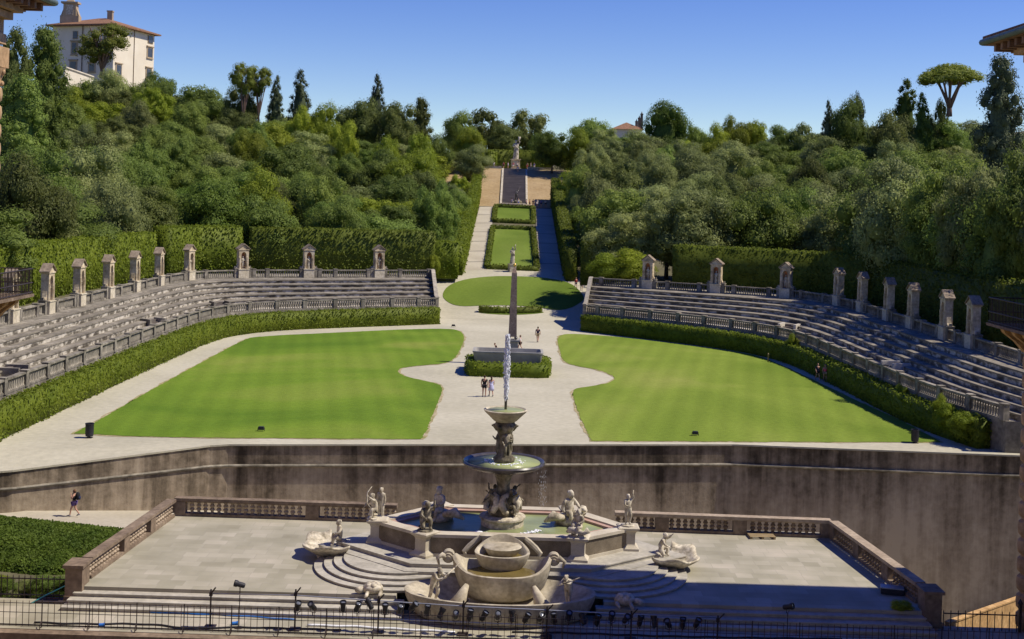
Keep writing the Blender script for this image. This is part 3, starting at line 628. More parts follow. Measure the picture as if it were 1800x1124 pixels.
# diagonal drains on the side paths of the oval bank
# ---- retaining wall
T = thing('retaining_wall', 'long streaked retaining wall with a string course, below the lawns and behind the fountain', 'wall', W(0, 56.8, -12))
pts = resample([W(*p) for p in WL], step=1.2); ns = perps(pts)
mb = MB(); rings = []
for p, nn in zip(pts, ns):
    q = lambda o_, z: (p.x + nn.x * o_, p.y + nn.y * o_, z)
    rings.append([q(0, -12), q(0, p.z - .02), q(-.55, p.z - .02), q(-.9, -12)])
mb.sweep(rings); mb.obj('wall', M['wall'], T, world=True)
mb = MB(); rings = []
for p, nn in zip(pts, ns):
    q = lambda o_, z: (p.x + nn.x * o_, p.y + nn.y * o_, p.z + z)
    rings.append([q(.07, -.02), q(.07, .09), q(-.6, .09), q(-.6, -.02)])
mb.sweep(rings); mb.obj('coping', M['gravel'], T, world=True)
mb = MB(); rings = []
for i, (p, nn) in enumerate(zip(pts, ns)):
    zz = p.z - (1.32 if p.x > -18 else lerp(1.32, .95, min(1, (-18 - p.x) / 14)))
    q = lambda o_, z: (p.x + nn.x * o_, p.y + nn.y * o_, zz + z)
    rings.append([q(-.1, -.10), q(.08, -.07), q(.14, .03), q(.10, .09), q(-.1, .12)])
mb.sweep(rings); mb.obj('string_course', M['balus'], T, world=True)
mb = MB()
# ---- fountain terrace
te = [W(-20.5, 41.1, ZT), W(-5.0, 41.1, ZT), W(-5.0, 42.6, ZT), W(5.0, 42.6, ZT), W(5.0, 41.1, ZT), W(20.7, 41.1, ZT), W(19.6, 50.6, ZT), W(-19.4, 50.9, ZT)]
mb = MB(); mb.prism([(p.x, p.y) for p in te], -12, ZT); t_ = mb.obj('terrace_pavement', M['pave']); tag(t_, kind='structure')
for side in (-1, 1):
    T = thing('front_steps', {-1: 'sunlit long stone steps before the paved terrace, left of the tiered basin', 1: 'shaded long stone steps before the paved terrace, right of the tiered basin'}[side], 'steps', (side * 12.6, 40.8 * K, ZP))
    for k in range(1, 4):
        z = ZT - .17 * k; mb = MB(); y1 = 41.1 * K - .02; y0 = (41.1 - .36 * k) * K
        x0, x1 = (side * 4.6, side * (20.3 + .1 * k))
        mb.box(((x0 + x1) / 2, (y0 + y1) / 2 + .04, (z - .05 + ZP - .05) / 2), (abs(x1 - x0) - .04, y1 - y0 - .06, z - ZP - .01))
        mb.box(((x0 + x1) / 2, (y0 + y1) / 2, z - .0275), (abs(x1 - x0), y1 - y0, .055)); mb.obj('step', M['step'], T, world=True)
mb = MB(); mb.box((-1.0, 58.25, ZP - 4), (52, 4.05, 8)); tag(mb.obj('lower_pavement', M['pave']), kind='structure')
T = thing('grotto_front', 'dark brown moulded cornice of the grotto wall below the front railing', 'wall', (0, 56.1, -12))
mb = MB(); mb.box((0, 56.05, -7.9), (50, .3, 8.0)); mb.obj('wall', M['brownstone'], T, world=True); mb = MB(); mb.box((0, 55.98, ZP - .2), (50, .52, .34)); mb.box((0, 56.05, ZP - .55), (50, .36, .2)); mb.obj('cornice', M['brownstone'], T, world=True)
# nosing on terrace edge
# ---- classical balustrades of the fountain terrace
def baluster_mesh(h, r, m, n=8):
    mb = MB(); pr = [(.85, 0), (.85, .08), (.5, .1), (.62, .2), (1, .33), (.8, .43), (.45, .5), (.8, .57), (1, .67), (.62, .8), (.5, .9), (.85, .92), (.85, 1.0)]
    mb.lathe([(a * r, b * h) for a, b in pr], n=n); o = mb.obj('baluster', m, smooth=math.radians(50)); me = o.data; bpy.data.objects.remove(o); return me
def slim_mesh(h, r, m):
    mb = MB(); mb.lathe([(r * a, b * h) for a, b in [(1, 0), (1, .08), (.6, .14), (1, .38), (.55, .7), (.6, .88), (1, .92), (1, 1)]], n=6); o = mb.obj('baluster', m, smooth=math.radians(50)); me = o.data; bpy.data.objects.remove(o); return me
BM1 = baluster_mesh(.66, .155, M['brownlite']); BM1d = baluster_mesh(.66, .155, M['brownstone'])  # darker copy puts the shade of the right-hand runs into the stone colour
def terrace_balustrade(label, a, b, piers, n_bal, bmesh_, capm, root_z=ZT, endpier=None):
    T = thing('balustrade', label, 'balustrade', (a + b) / 2, group='stone balustrades round the fountain terrace')
    d = (b - a); Ln = d.length; u = d.normalized(); nn = Vector((u.y, -u.x, 0)); rz = math.atan2(u.y, u.x)
    mb = MB(); rail(mb, [a, b], .46, 0.004, .17); mb.obj('plinth', M['brownstone'], T, world=True)
    mb = MB(); rail(mb, [a, b], .56, .90, 1.06); rail(mb, [a, b], .44, .83, .90); mb.obj('cap_rail', capm, T, world=True)
    occ = []
    for t in piers:
        p = a + d * t; mb = MB(); mb.box((p.x, p.y, root_z + .50), (.78, .50, .66), rz); mb.obj('pier', M['brownstone'], T, world=True); occ.append(t * Ln)
    for k in range(n_bal):
        s_ = (k + .5) / n_bal * Ln
        if any(abs(s_ - q) < .55 for q in occ): continue
        p = a + u * s_; o = link('baluster', bmesh_, T); o.location = (p.x - T.location.x, p.y - T.location.y, .17)
    return T
a, b = W(-19.3, 50.35, ZT), W(-6.2, 50.25, ZT)
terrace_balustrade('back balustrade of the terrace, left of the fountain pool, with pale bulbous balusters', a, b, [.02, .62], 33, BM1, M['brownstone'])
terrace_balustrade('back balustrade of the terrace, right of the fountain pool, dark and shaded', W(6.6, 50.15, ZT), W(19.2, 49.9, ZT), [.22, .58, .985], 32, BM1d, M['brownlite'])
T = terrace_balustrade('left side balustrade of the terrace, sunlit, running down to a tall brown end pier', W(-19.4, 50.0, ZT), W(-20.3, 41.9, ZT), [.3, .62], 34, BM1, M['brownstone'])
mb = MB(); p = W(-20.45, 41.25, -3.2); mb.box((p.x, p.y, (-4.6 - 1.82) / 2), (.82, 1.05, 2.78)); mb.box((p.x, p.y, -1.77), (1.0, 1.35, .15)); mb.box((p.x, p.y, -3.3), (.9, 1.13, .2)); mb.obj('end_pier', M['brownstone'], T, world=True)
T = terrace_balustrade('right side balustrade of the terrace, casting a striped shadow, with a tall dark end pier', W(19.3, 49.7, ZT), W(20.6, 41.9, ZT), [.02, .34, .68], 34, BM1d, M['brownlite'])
mb = MB(); p = W(20.75, 41.2, -3.2); mb.box((p.x, p.y, (-4.6 - 1.82) / 2), (.82, 1.05, 2.78)); mb.box((p.x, p.y, -1.77), (1.0, 1.35, .15)); mb.box((p.x, p.y, -3.3), (.9, 1.13, .2)); mb.obj('end_pier', M['brownstone'], T, world=True)

# ================================================================== FIGURES
def skin_mesh(name, joints, edges, m, sub=1, extra=None):
    """joints: {name:(x,y,z,r)}; one continuous skinned surface"""
    names = list(joints); me = bpy.data.meshes.new('tmp'); me.from_pydata([joints[k][:3] for k in names], [(names.index(a), names.index(b)) for a, b in edges], [])
    o = bpy.data.objects.new('tmp', me); COL.objects.link(o); md = o.modifiers.new('s', 'SKIN'); md.use_smooth_shade = True
    for k, sv_ in zip(names, me.skin_vertices[0].data):
        r = joints[k][3]; sv_.radius = r if isinstance(r, tuple) else (r, r); sv_.use_root = (k == names[0])
    if sub: o.modifiers.new('d', 'SUBSURF').levels = sub
    dg = bpy.context.evaluated_depsgraph_get(); ne = bpy.data.meshes.new_from_object(o.evaluated_get(dg)); bpy.data.objects.remove(o); bpy.data.meshes.remove(me)
    if extra:
        bm = bmesh.new(); bm.from_mesh(ne); n0 = len(bm.verts); vs = [bm.verts.new(v) for v in extra.v]
        for f in extra.f:
            try: bm.faces.new([vs[i] for i in f])
            except ValueError: pass
        bm.to_mesh(ne); bm.free()
    ne.name = name; ne.materials.clear(); ne.materials.append(m); ne.shade_smooth(); return ne
STAND = dict(pel=(0, 0, .93), wst=(0, 0, 1.08), chs=(0, .0, 1.30), nck=(0, .01, 1.46), hed=(0, -.01, 1.56),
             shl=(.19, 0, 1.39), ell=(.25, .03, 1.10), wrl=(.25, -.06, .86), shr=(-.19, 0, 1.39), elr=(-.25, .03, 1.10), wrr=(-.25, -.06, .86),
             hpl=(.10, 0, .88), knl=(.11, -.02, .48), anl=(.11, .02, .09), tol=(.12, -.14, .03), hpr=(-.10, 0, .88), knr=(-.11, -.02, .48), anr=(-.11, .02, .09), tor=(-.12, -.14, .03))
WALK = dict(STAND, knl=(.10, -.16, .50), anl=(.10, -.22, .10), tol=(.10, -.38, .06), knr=(-.10, .05, .48), anr=(-.10, .30, .16), tor=(-.10, .18, .06), wrl=(.24, .16, .90), ell=(.24, .10, 1.12), wrr=(-.24, -.2, .92), elr=(-.25, -.02, 1.1))
RAD = dict(pel=(.15, .12), wst=(.135, .10), chs=(.16, .115), nck=(.055, .055), hed=(.07, .08), shl=.065, ell=.045, wrl=.03, shr=.065, elr=.045, wrr=.03, hpl=.10, knl=.065, anl=.042, tol=.035, hpr=.10, knr=.065, anr=.042, tor=.035)
EDG = [('pel', 'wst'), ('wst', 'chs'), ('chs', 'nck'), ('nck', 'hed'), ('chs', 'shl'), ('shl', 'ell'), ('ell', 'wrl'), ('chs', 'shr'), ('shr', 'elr'), ('elr', 'wrr'), ('pel', 'hpl'), ('hpl', 'knl'), ('knl', 'anl'), ('anl', 'tol'), ('pel', 'hpr'), ('hpr', 'knr'), ('knr', 'anr'), ('anr', 'tor')]
def hands_head(P, fat=1.0, face=True, hs=1.0):
    mb = MB(); h = Vector(P['hed'])
    mb.sphere(h + Vector((0, 0, .045)), (.078 * hs, .098 * hs, .118 * hs), 12, 9)
    if face:
        f = h + Vector((0, -.098 * hs, .04)); mb.add([f + Vector((-.015, .01, -.03)), f + Vector((.015, .01, -.03)), f + Vector((0, -.022, -.025)), f + Vector((0, .006, .03))], [(0, 1, 2), (0, 2, 3), (1, 3, 2), (0, 3, 1)])
        for s_ in (-1, 1): mb.sphere(h + Vector((s_ * .079 * hs, 0, .04)), (.012, .022, .032), 6, 4)
        mb.sphere(f + Vector((0, .016, -.06)), (.024, .01, .007), 6, 4)
    for e, w_ in (('ell', 'wrl'), ('elr', 'wrr')):
        a, b = Vector(P[e]), Vector(P[w_]); d = (b - a).normalized(); s_ = d.cross(Vector((0, 1, 0)) if abs(d.y) < .8 else Vector((1, 0, 0))).normalized(); n_ = d.cross(s_)
        pc = b + d * .045; rot = Matrix((s_, n_, d)).transposed(); mb.sphere(pc, (.04 * fat, .018 * fat, .055), 8, 5, rot)
        for k, ln in enumerate((.062, .075, .080, .070)):
            q = pc + s_ * (k - 1.5) * .019 + d * .04; mb.tube([q, q + d * ln * .5 + n_ * .006, q + d * ln * .9 + n_ * .022], [.0095, .009, .006], 5)
        q = pc + s_ * .034 - d * .01; mb.tube([q, q + s_ * .025 + d * .025, q + s_ * .03 + d * .055 + n_ * .012], [.011, .010, .007], 5)
    return mb
def body_mesh(name, pose, m, fat=1.0, face=True, hs=1.0):
    J = {k: (*pose[k], tuple(x * fat for x in RAD[k]) if isinstance(RAD[k], tuple) else RAD[k] * fat) for k in pose if k in RAD}
    return skin_mesh(name, J, EDG, m, 1, hands_head(pose, fat, face, hs))
def sub_mesh(name, pose, keys, edges, m, grow, over=None):
    J = {}
    for k in keys:
        r = RAD[k]; r = tuple(x * grow for x in r) if isinstance(r, tuple) else r * grow
        J[k] = (*pose[k], (over or {}).get(k, r))
    return skin_mesh(name, J, edges, m, 1)
def mid(pose, a, b, t): return tuple(lerp(x, y, t) for x, y in zip(pose[a], pose[b]))
PCACHE = {}
def pmesh(key, fn):
    if key not in PCACHE: PCACHE[key] = fn()
    return PCACHE[key]
def person(label, loc, rz, height, top, bottom, pose='stand', hair='hair', dress=False, sleeve=True, long_hair=False, bare=False, group=None):
    P = {'stand': STAND, 'walk': WALK, 'phone': dict(WALK, ell=(.26, -.10, 1.16), wrl=(.16, -.16, 1.42)), 'lean': dict(STAND, chs=(0, -.10, 1.28), nck=(0, -.18, 1.42), hed=(0, -.22, 1.5), shl=(.19, -.1, 1.36), shr=(-.19, -.1, 1.36))}[pose]
    P = dict(P); P['tll'] = mid(P, 'hpl', 'knl', .55); P['tlr'] = mid(P, 'hpr', 'knr', .55); P['sll'] = mid(P, 'shl', 'ell', .6); P['slr'] = mid(P, 'shr', 'elr', .6)
    for k, r in (('tll', .085), ('tlr', .085), ('sll', .056), ('slr', .056)): RAD[k] = r
    t = thing('person', label, 'person', loc, rz, group); s_ = height / 1.72; t.scale = (s_, s_, s_)
    B = {k: v for k, v in P.items() if k in STAND}
    link('body', pmesh(('b', pose), lambda: body_mesh('body', B, M['skin'])), t)
    ks = ['pel', 'wst', 'chs', 'shl', 'shr'] + (['sll', 'slr'] if sleeve else []); eg = [('pel', 'wst'), ('wst', 'chs'), ('chs', 'shl'), ('chs', 'shr')] + ([('shl', 'sll'), ('shr', 'slr')] if sleeve else [])
    o = link('dress' if dress else 'shirt', pmesh(('s', pose, sleeve), lambda: sub_mesh('shirt', P, ks, eg, M['c_white'], 1.12)), t); setmat(o, M[top])
    if dress:
        mb = MB(); x, y, z = P['pel']; mb.lathe([(.27, -.42), (.24, -.2), (.185, .05), (.15, .16)], (x, y, z), 14, 1, .8); o.name = 'shirt'; o = mb.obj('skirt', M[top], t, smooth=True)
    else:
        o = link('shorts', pmesh(('h', pose), lambda: sub_mesh('shorts', P, ['pel', 'hpl', 'tll', 'hpr', 'tlr'], [('pel', 'hpl'), ('hpl', 'tll'), ('pel', 'hpr'), ('hpr', 'tlr')], M['c_black'], 1.15)), t); setmat(o, M[bottom])
    mb = MB(); h = Vector(P['hed']); mb.sphere(h + Vector((0, .022, .065)), (.092, .098, .115), 10, 7)
    if long_hair: mb.tube([h + Vector((0, .07, .06)), h + Vector((0, .12, -.06)), h + Vector((0, .12, -.2))], [.07, .075, .03], 8)
    mb.obj('hair', M[hair], t, smooth=True)
    mb = MB()
    for q in (-1, 1): mb.sphere(h + Vector((q * .028, -.095, .055)), (.010, .006, .006), 6, 4)
    mb.obj('eyes', M['hair'], t)
    mb = MB()
    for a_, b_ in (('anl', 'tol'), ('anr', 'tor')):
        A, B_ = Vector(P[a_]), Vector(P[b_]); mb.tube([A + Vector((0, .05, -.05)), A.lerp(B_, .5) + Vector((0, 0, -.01)), B_ + (B_ - A).normalized() * .05], [.045, .05, .03], 8)
    mb.obj('shoes', M['c_grey'], t, smooth=True)
    return t
# statues: one carved figure each
SIT = dict(STAND, pel=(0, 0, .40), wst=(0, .01, .56), chs=(0, -.02, .78), nck=(0, -.04, .94), hed=(0, -.06, 1.05), shl=(.19, 0, .87), shr=(-.19, 0, .87), ell=(.32, -.12, .68), wrl=(.22, -.32, .62), elr=(-.30, .08, .62), wrr=(-.28, -.05, .42), hpl=(.11, -.02, .36), knl=(.17, -.36, .42), anl=(.14, -.40, .08), tol=(.15, -.52, .03), hpr=(-.11, -.02, .36), knr=(-.2, -.3, .5), anr=(-.18, -.30, .12), tor=(-.2, -.42, .05))
KNEEL = dict(STAND, pel=(0, .1, .42), wst=(0, .05, .58), chs=(.02, -.05, .80), nck=(.03, -.1, .95), hed=(.04, -.13, 1.05), shl=(.2, -.04, .9), shr=(-.17, -.04, .88), ell=(.3, -.26, .98), wrl=(.22, -.42, 1.14), elr=(-.3, -.2, .7), wrr=(-.2, -.38, .6), hpl=(.11, .08, .38), knl=(.18, -.22, .46), anl=(.16, -.2, .10), tol=(.16, -.34, .04), hpr=(-.11, .1, .38), knr=(-.16, -.16, .1), anr=(-.14, .22, .08), tor=(-.14, .36, .05))
RAISE = dict(STAND, pel=(.04, 0, .93), chs=(-.02, 0, 1.3), ell=(.32, -.05, 1.55), wrl=(.22, -.12, 1.78), elr=(-.28, -.12, 1.15), wrr=(-.1, -.24, 1.1), knl=(.14, -.12, .5), anl=(.12, .0, .09), tol=(.14, -.16, .03))
BOW = dict(STAND, chs=(0, -.16, 1.22), nck=(0, -.26, 1.34), hed=(0, -.33, 1.40), shl=(.19, -.18, 1.30), shr=(-.19, -.18, 1.30), ell=(.25, -.42, 1.22), wrl=(.12, -.62, 1.30), elr=(-.25, -.4, 1.12), wrr=(-.08, -.6, 1.2), knl=(.12, -.14, .5), knr=(-.12, .06, .47), anr=(-.12, .2, .1), tor=(-.12, .06, .04))
HOLD = dict(STAND, ell=(.27, -.12, 1.12), wrl=(.06, -.26, 1.2), elr=(-.3, .02, 1.12), wrr=(-.22, -.1, .92), knr=(-.12, -.12, .5))
POSES = dict(stand=STAND, sit=SIT, kneel=KNEEL, raise_=RAISE, bow=BOW, hold=HOLD)
SMESH = {}
def statue_body(pose, m, fat=1.0, hs=1.0):
    k = (pose, m.name, fat, hs)
    if k not in SMESH: SMESH[k] = body_mesh('figure', POSES[pose], m, fat, True, hs)
    return SMESH[k]
def statue(label, loc, rz, height, pose, m='marble', fat=1.15, hs=1.0, robe=False, cat='statue', name='statue', group=None, extra=None, base=None):
    t = thing(name, label, cat, loc, rz, group); top = max(v[2] for v in POSES[pose].values()) + .17 if pose != 'raise_' else 1.75
    s_ = height / top
    if base:
        mb = MB(); mb.lathe([(base, 0), (base * .96, base * .16), (base * .85, base * .22)], n=10); mb.obj('base', M[m], t); zb = base * .2
    else: zb = 0
    o = link('figure', statue_body(pose, M[m], fat, hs), t); o.scale = (s_,) * 3; o.location = (0, 0, zb)
    P = POSES[pose]; h = Vector(P['hed'])
    mb = MB(); hh = h + Vector((0, .02, .06))
    for k in range(9):
        a_ = k * 2.4; mb.sphere(hh + Vector((.055 * math.cos(a_), .05 * math.sin(a_) + .015, .02 + .07 * (k / 9))), .05 * hs, 6, 4)
    o = mb.obj('hair', M[m], t, smooth=True); o.scale = (s_,) * 3; o.location = (0, 0, zb)
    if robe:
        mb = MB(); x, y, z = P['pel']; vs = []; fs = []; n = 22; rows = [(.0, .25, .22), (.3, .235, .2), (.6, .215, .185), (.9, .20, .165), (1.08, .17, .14), (1.25, .19, .14), (1.38, .15, .11)]
        for zz, rx, ry in rows:
            for q in range(n):
                a_ = 2 * math.pi * q / n; f = 1 + .07 * math.sin(q * 2.6 + zz * 2) * (1.3 - zz * .7); vs.append((x * zz + rx * f * math.cos(a_), y + ry * f * math.sin(a_), zz + .02))
        for j in range(len(rows) - 1):
            for q in range(n): fs.append((j * n + q, j * n + (q + 1) % n, (j + 1) * n + (q + 1) % n, (j + 1) * n + q))
        mb.add(vs, fs); mb.tube([(-.2, -.1, 1.36), (.0, -.19, 1.15), (.2, -.13, .95), (.22, .05, .85)], [.05, .05, .06, .05], 6)
        o = mb.obj('drapery', M[m], t, smooth=True); o.scale = (s_,) * 3; o.location = (0, 0, zb)
    if extra:
        o = extra(P).obj('attribute', M[m], t, smooth=True); o.scale = (s_,) * 3; o.location = (0, 0, zb)
    return t
# ================================================================== FOUNTAIN (pool, bowls, jet)
PZ, RZ = -2.05, -.9; FC = W(0, 46.0, 0)
HEX = [(-6.95, 45.6), (-4.05, 43.9), (4.05, 43.9), (7.05, 45.6), (3.9, 48.15), (-3.6, 48.2)]
def hexo(off):
    c = Vector((0, 46 * K)); out = []
    P = [Vector((x, y * K)) for x, y in HEX]; n = len(P)
    for i in range(n):
        d1 = (P[i] - P[i - 1]).normalized(); d2 = (P[(i + 1) % n] - P[i]).normalized(); n1 = Vector((d1.y, -d1.x)); n2 = Vector((d2.y, -d2.x)); b = (n1 + n2).normalized(); out.append(P[i] + b * (off / max(.4, b.dot(n1))))
    return [(p.x, p.y) for p in out]
T = thing('fountain', 'marble fountain with a wide polygonal pool, two stacked bowls and a tall water jet', 'fountain', (FC.x, FC.y, ZT))
def ring(o1, o2, z0, z1):
    mb = MB(); A, B = hexo(o1), hexo(o2); n = 6
    vs = [(x, y, z) for z in (z0, z1) for x, y in A] + [(x, y, z) for z in (z0, z1) for x, y in B]; fs = []
    for i in range(n):
        j = (i + 1) % n; fs += [(i, j, n + j, n + i), (2 * n + i, 3 * n + i, 3 * n + j, 2 * n + j), (n + i, n + j, 3 * n + j, 3 * n + i), (i, 2 * n + i, 2 * n + j, j)]
    mb.add(vs, fs); return mb
ring(-.02, -.55, PZ, RZ - .16).obj('pool_wall', M['pool'], T, world=True)
ring(.06, -.62, RZ - .16, RZ).obj('rim', M['rim'], T, world=True)
ring(.03, -.2, PZ, PZ + .16).obj('skirting', M['rim'], T, world=True)
ring(-.62, -.95, RZ - .5, RZ - .08).obj('inner_rim', M['rimred'], T, world=True)
mb = MB(); mb.prism(hexo(-.96), PZ, RZ - .2); mb.obj('water', M['water'], T, world=True)
pedm = MB(); pedm.lathe([(.78, 0), (.78, .12), (.55, .26), (.5, .32), (.5, .86), (.55, .98), (.76, 1.1), (.8, 1.2), (.66, 1.25)], n=4, ph=math.pi / 4)
pd = pedm.obj('pedestal', M['rim']); pdm = pd.data; bpy.data.objects.remove(pd)
for i, (x, y) in enumerate(hexo(-.22)):
    o = link('pedestal', pdm, T); o.location = (x - FC.x, y - FC.y, PZ - ZT); d = Vector((x, y)) - Vector((0, FC.y)); o.rotation_euler = (0, 0, math.atan2(d.y, d.x) * .25 if abs(x) < 5 else 0)
# stem
def lz(z): return z - ZT
mb = MB(); mb.lathe([(1.15, -1.3), (1.15, -.78), (1.25, -.72), (1.25, -.62), (.9, -.55)], n=20); mb.obj('plinth', M['marble'], T).location = (0, 0, lz(0))
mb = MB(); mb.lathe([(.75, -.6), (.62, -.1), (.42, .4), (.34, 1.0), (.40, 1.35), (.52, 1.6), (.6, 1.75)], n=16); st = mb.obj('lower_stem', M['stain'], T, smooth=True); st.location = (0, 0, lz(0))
for k in range(4):   # crouching winged figures round the stem
    a_ = k * math.pi / 2 + .55
    o = link('figure', statue_body('kneel', M['stain'], 1.25, 1.15), st); o.scale = (1.15,) * 3; o.location = (.62 * math.cos(a_), .62 * math.sin(a_), -.5); o.rotation_euler = (0, 0, a_ + math.pi / 2)
    mb = MB(); 
    for q in (-1, 1): mb.tube([(0, 0, .55), (.28 * q, .05, .35), (.5 * q, -.05, .0), (.36 * q, -.2, -.35), (.1 * q, -.1, -.42)], [.1, .2, .22, .16, .06], 8)
    o = mb.obj('scroll', M['marble'], st, smooth=True); o.location = (.62 * math.cos(a_), .62 * math.sin(a_), .12); o.rotation_euler = (0, 0, a_ + math.pi / 2)
mb = MB(); mb.lathe([(.55, 1.7), (1.2, 1.82), (1.9, 2.02), (2.2, 2.16), (2.24, 2.27), (2.18, 2.35), (2.05, 2.33), (1.95, 2.24)], n=40); mb.obj('lower_bowl', M['bronze'], T, smooth=math.radians(40)).location = (0, 0, lz(0))
mb = MB(); mb.lathe([(1.9, 2.20), (1.96, 2.27), (.2, 2.30)], n=32); mb.obj('bowl_water', M['water'], T, smooth=True).location = (0, 0, lz(0))
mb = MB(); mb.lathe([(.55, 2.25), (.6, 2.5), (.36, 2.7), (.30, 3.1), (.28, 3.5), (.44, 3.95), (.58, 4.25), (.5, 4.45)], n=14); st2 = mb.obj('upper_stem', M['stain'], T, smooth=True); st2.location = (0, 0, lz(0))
for k in range(3):
    a_ = k * 2.094 + .9; o = link('figure', statue_body('hold', M['stain'], 1.3, 1.15), st2); o.scale = (.98,) * 3; o.location = (.33 * math.cos(a_), .33 * math.sin(a_), 2.4); o.rotation_euler = (0, 0, a_ + math.pi / 2)
mb = MB()
for k in range(6):
    a_ = k * 1.047; mb.tube([(.4 * math.cos(a_), .4 * math.sin(a_), 4.0), (.62 * math.cos(a_), .62 * math.sin(a_), 4.25), (.72 * math.cos(a_), .72 * math.sin(a_), 4.2)], [.12, .1, .05], 6)
mb.obj('leaf_capital', M['stain'], st2, smooth=True)
mb = MB(); mb.lathe([(.42, 4.4), (.62, 4.5), (.95, 4.82), (1.14, 5.0), (1.18, 5.08), (1.10, 5.12), (1.0, 5.04), (.3, 5.0)], n=30); mb.obj('upper_bowl', M['basin'], T, smooth=math.radians(40)).location = (0, 0, lz(0))
mb = MB(); mb.lathe([(1.0, 5.02), (1.0, 5.06), (.1, 5.1)], n=24); mb.obj('bowl_water', M['water'], T, smooth=True).location = (0, 0, lz(0))
mb = MB(); mb.lathe([(.07, 5.0), (.075, 5.5), (.06, 5.95)], n=10); mb.obj('nozzle', M['bronze'], T, smooth=True).location = (0, 0, lz(0))
mb = MB(); rr = random.Random(3)
pts = [(rr.uniform(-.03, .03), rr.uniform(-.03, .03), 5.5 + k * .2) for k in range(18)]; mb.tube(pts, [.05, .06, .065, .07, .08, .08, .08, .075, .075, .07, .07, .065, .06, .06, .05, .045, .035, .015], 8)
for k in range(700):
    z = rr.uniform(5.6, 9.1); w_ = .09 + .13 * (1 - abs(z - 7.4) / 2.2); a_ = rr.uniform(0, 6.28); q = rr.uniform(.3, 1) * w_
    mb.sphere((q * math.cos(a_), q * math.sin(a_), z), (rr.uniform(.012, .04), rr.uniform(.012, .04), rr.uniform(.03, .12)), 5, 3)
mb.obj('water_jet', M['spray'], T, smooth=True).location = (0, 0, lz(0))
mb = MB()
for k in range(160):   # foam where the overflow lands
    a_ = rr.uniform(-2.2, -.55); q = rr.gauss(2.3, .07); mb.sphere((q * math.cos(a_), q * .95 * math.sin(a_), -1.09 + rr.uniform(0, .06)), (rr.uniform(.03, .10), rr.uniform(.03, .09), rr.uniform(.02, .06)), 6, 4)
for k in range(90):
    a_ = rr.uniform(0, 6.28); q = rr.gauss(.9, .14); mb.sphere((q * math.cos(a_), q * math.sin(a_), 2.3), (rr.uniform(.03, .08), rr.uniform(.03, .08), .025), 6, 4)
for k in range(70):
    a_ = rr.gauss(-.4, .10); q = rr.uniform(2.1, 2.45); mb.sphere((q * math.cos(a_), q * math.sin(a_), rr.uniform(.2, 2.1)), (.007, .007, rr.uniform(.02, .07)), 5, 3)
o = mb.obj('splash', M['spray'], T, smooth=True); o.location = (0, 0, lz(0)); tag(o, kind='stuff')
# stepped platform under the pool
TP = thing('pool_steps', 'low straight stone steps wrapped round the base of the fountain pool', 'steps', (FC.x, FC.y, ZT))
for k, (off, z1) in enumerate([(2.0, ZT + .55), (1.35, ZT + .75)]):
    mb = MB(); mb.prism(hexo(off - .04), ZT + .004, z1 - .05); mb.prism(hexo(off), z1 - .05, z1); mb.obj('step', M['step'], TP, world=True)
for side, lb in ((-1, 'half round flight of sunlit curved steps left of the tiered basin'), (1, 'half round flight of shaded curved steps right of the tiered basin')):
    T = thing('curved_steps', lb, 'steps', (side * 5.3, 44.3 * K, ZT), group=None)
    for k, r in enumerate((4.35, 3.85, 3.35, 2.85)):
        z1 = ZT + .13 * (k + 1)
        mb = MB()
        for (q, za, zb) in ((r - .05, ZT + .004 if k == 0 else ZT + .13 * k, z1 - .045), (r, z1 - .045, z1)):
            mb.prism([(side * 5.3 + q * math.cos(t_), 44.3 * K + q * math.sin(t_)) for t_ in np.linspace(math.pi * (.92 if side < 0 else -.75), math.pi * (1.75 if side < 0 else .08), 28)] + [(side * 3.0, 44.3 * K)], za, zb)
        mb.obj('step', M['step'], T, world=True)
# ---- bowls with curved lips
def bowl(mb, c, rx, ry, depth, zr, lift=0.0, th=.12, n=48, foot=.35, back=0.0, pw=2):
    vs = []; fs = []; prof = [(foot, 0), (foot + .25 * (1 - foot), .10), (foot + .62 * (1 - foot), .38), (foot + .9 * (1 - foot), .75), (1.0, .97), (1.0, 1.0), (1 - th * .6, 1.02), (1 - th, .98), (.86 - th, .72), (.6 - th * .5, .40), (.3, .25), (.02, .22)]
    for r, z in prof:
        for k in range(n):
            a_ = 2 * math.pi * k / n; lf = lift * abs(math.cos(a_)) ** 6 + back * max(0, math.sin(a_)) ** pw; zz = zr - depth + depth * z + lf * z ** 3
            vs.append((c[0] + rx * r * math.cos(a_) * (1 + .03 * lf), c[1] + ry * r * math.sin(a_), zz))
    for j in range(len(prof) - 1):
        for k in range(n): fs.append((j * n + k, j * n + (k + 1) % n, (j + 1) * n + (k + 1) % n, (j + 1) * n + k))
    fs.append(tuple(range(n - 1, -1, -1))); fs.append(tuple((len(prof) - 1) * n + k for k in range(n)))
    return mb.add(vs, fs)
BC = W(.0, 40.9, ZP); T = thing('tiered_basin', 'three tiered cream stone basin with scrolled boat shaped bowls at the front of the terrace', 'basin', BC)
def lw(x, y0, z): return (x - BC.x, y0 * K - BC.y, z - BC.z)
mb = MB(); bowl(mb, lw(0, 40.9, 0), 4.6, 2.25, 1.15, -2.30 - ZP, th=.06, foot=.86); mb.obj('trough', M['basin'], T, smooth=math.radians(45))
mb = MB(); bowl(mb, lw(.05, 41.75, 0), 2.4, 1.65, 1.35, -1.62 - ZP, lift=.6, th=.10, foot=.62); mid_ = mb.obj('middle_bowl', M['basin'], T, smooth=math.radians(50))
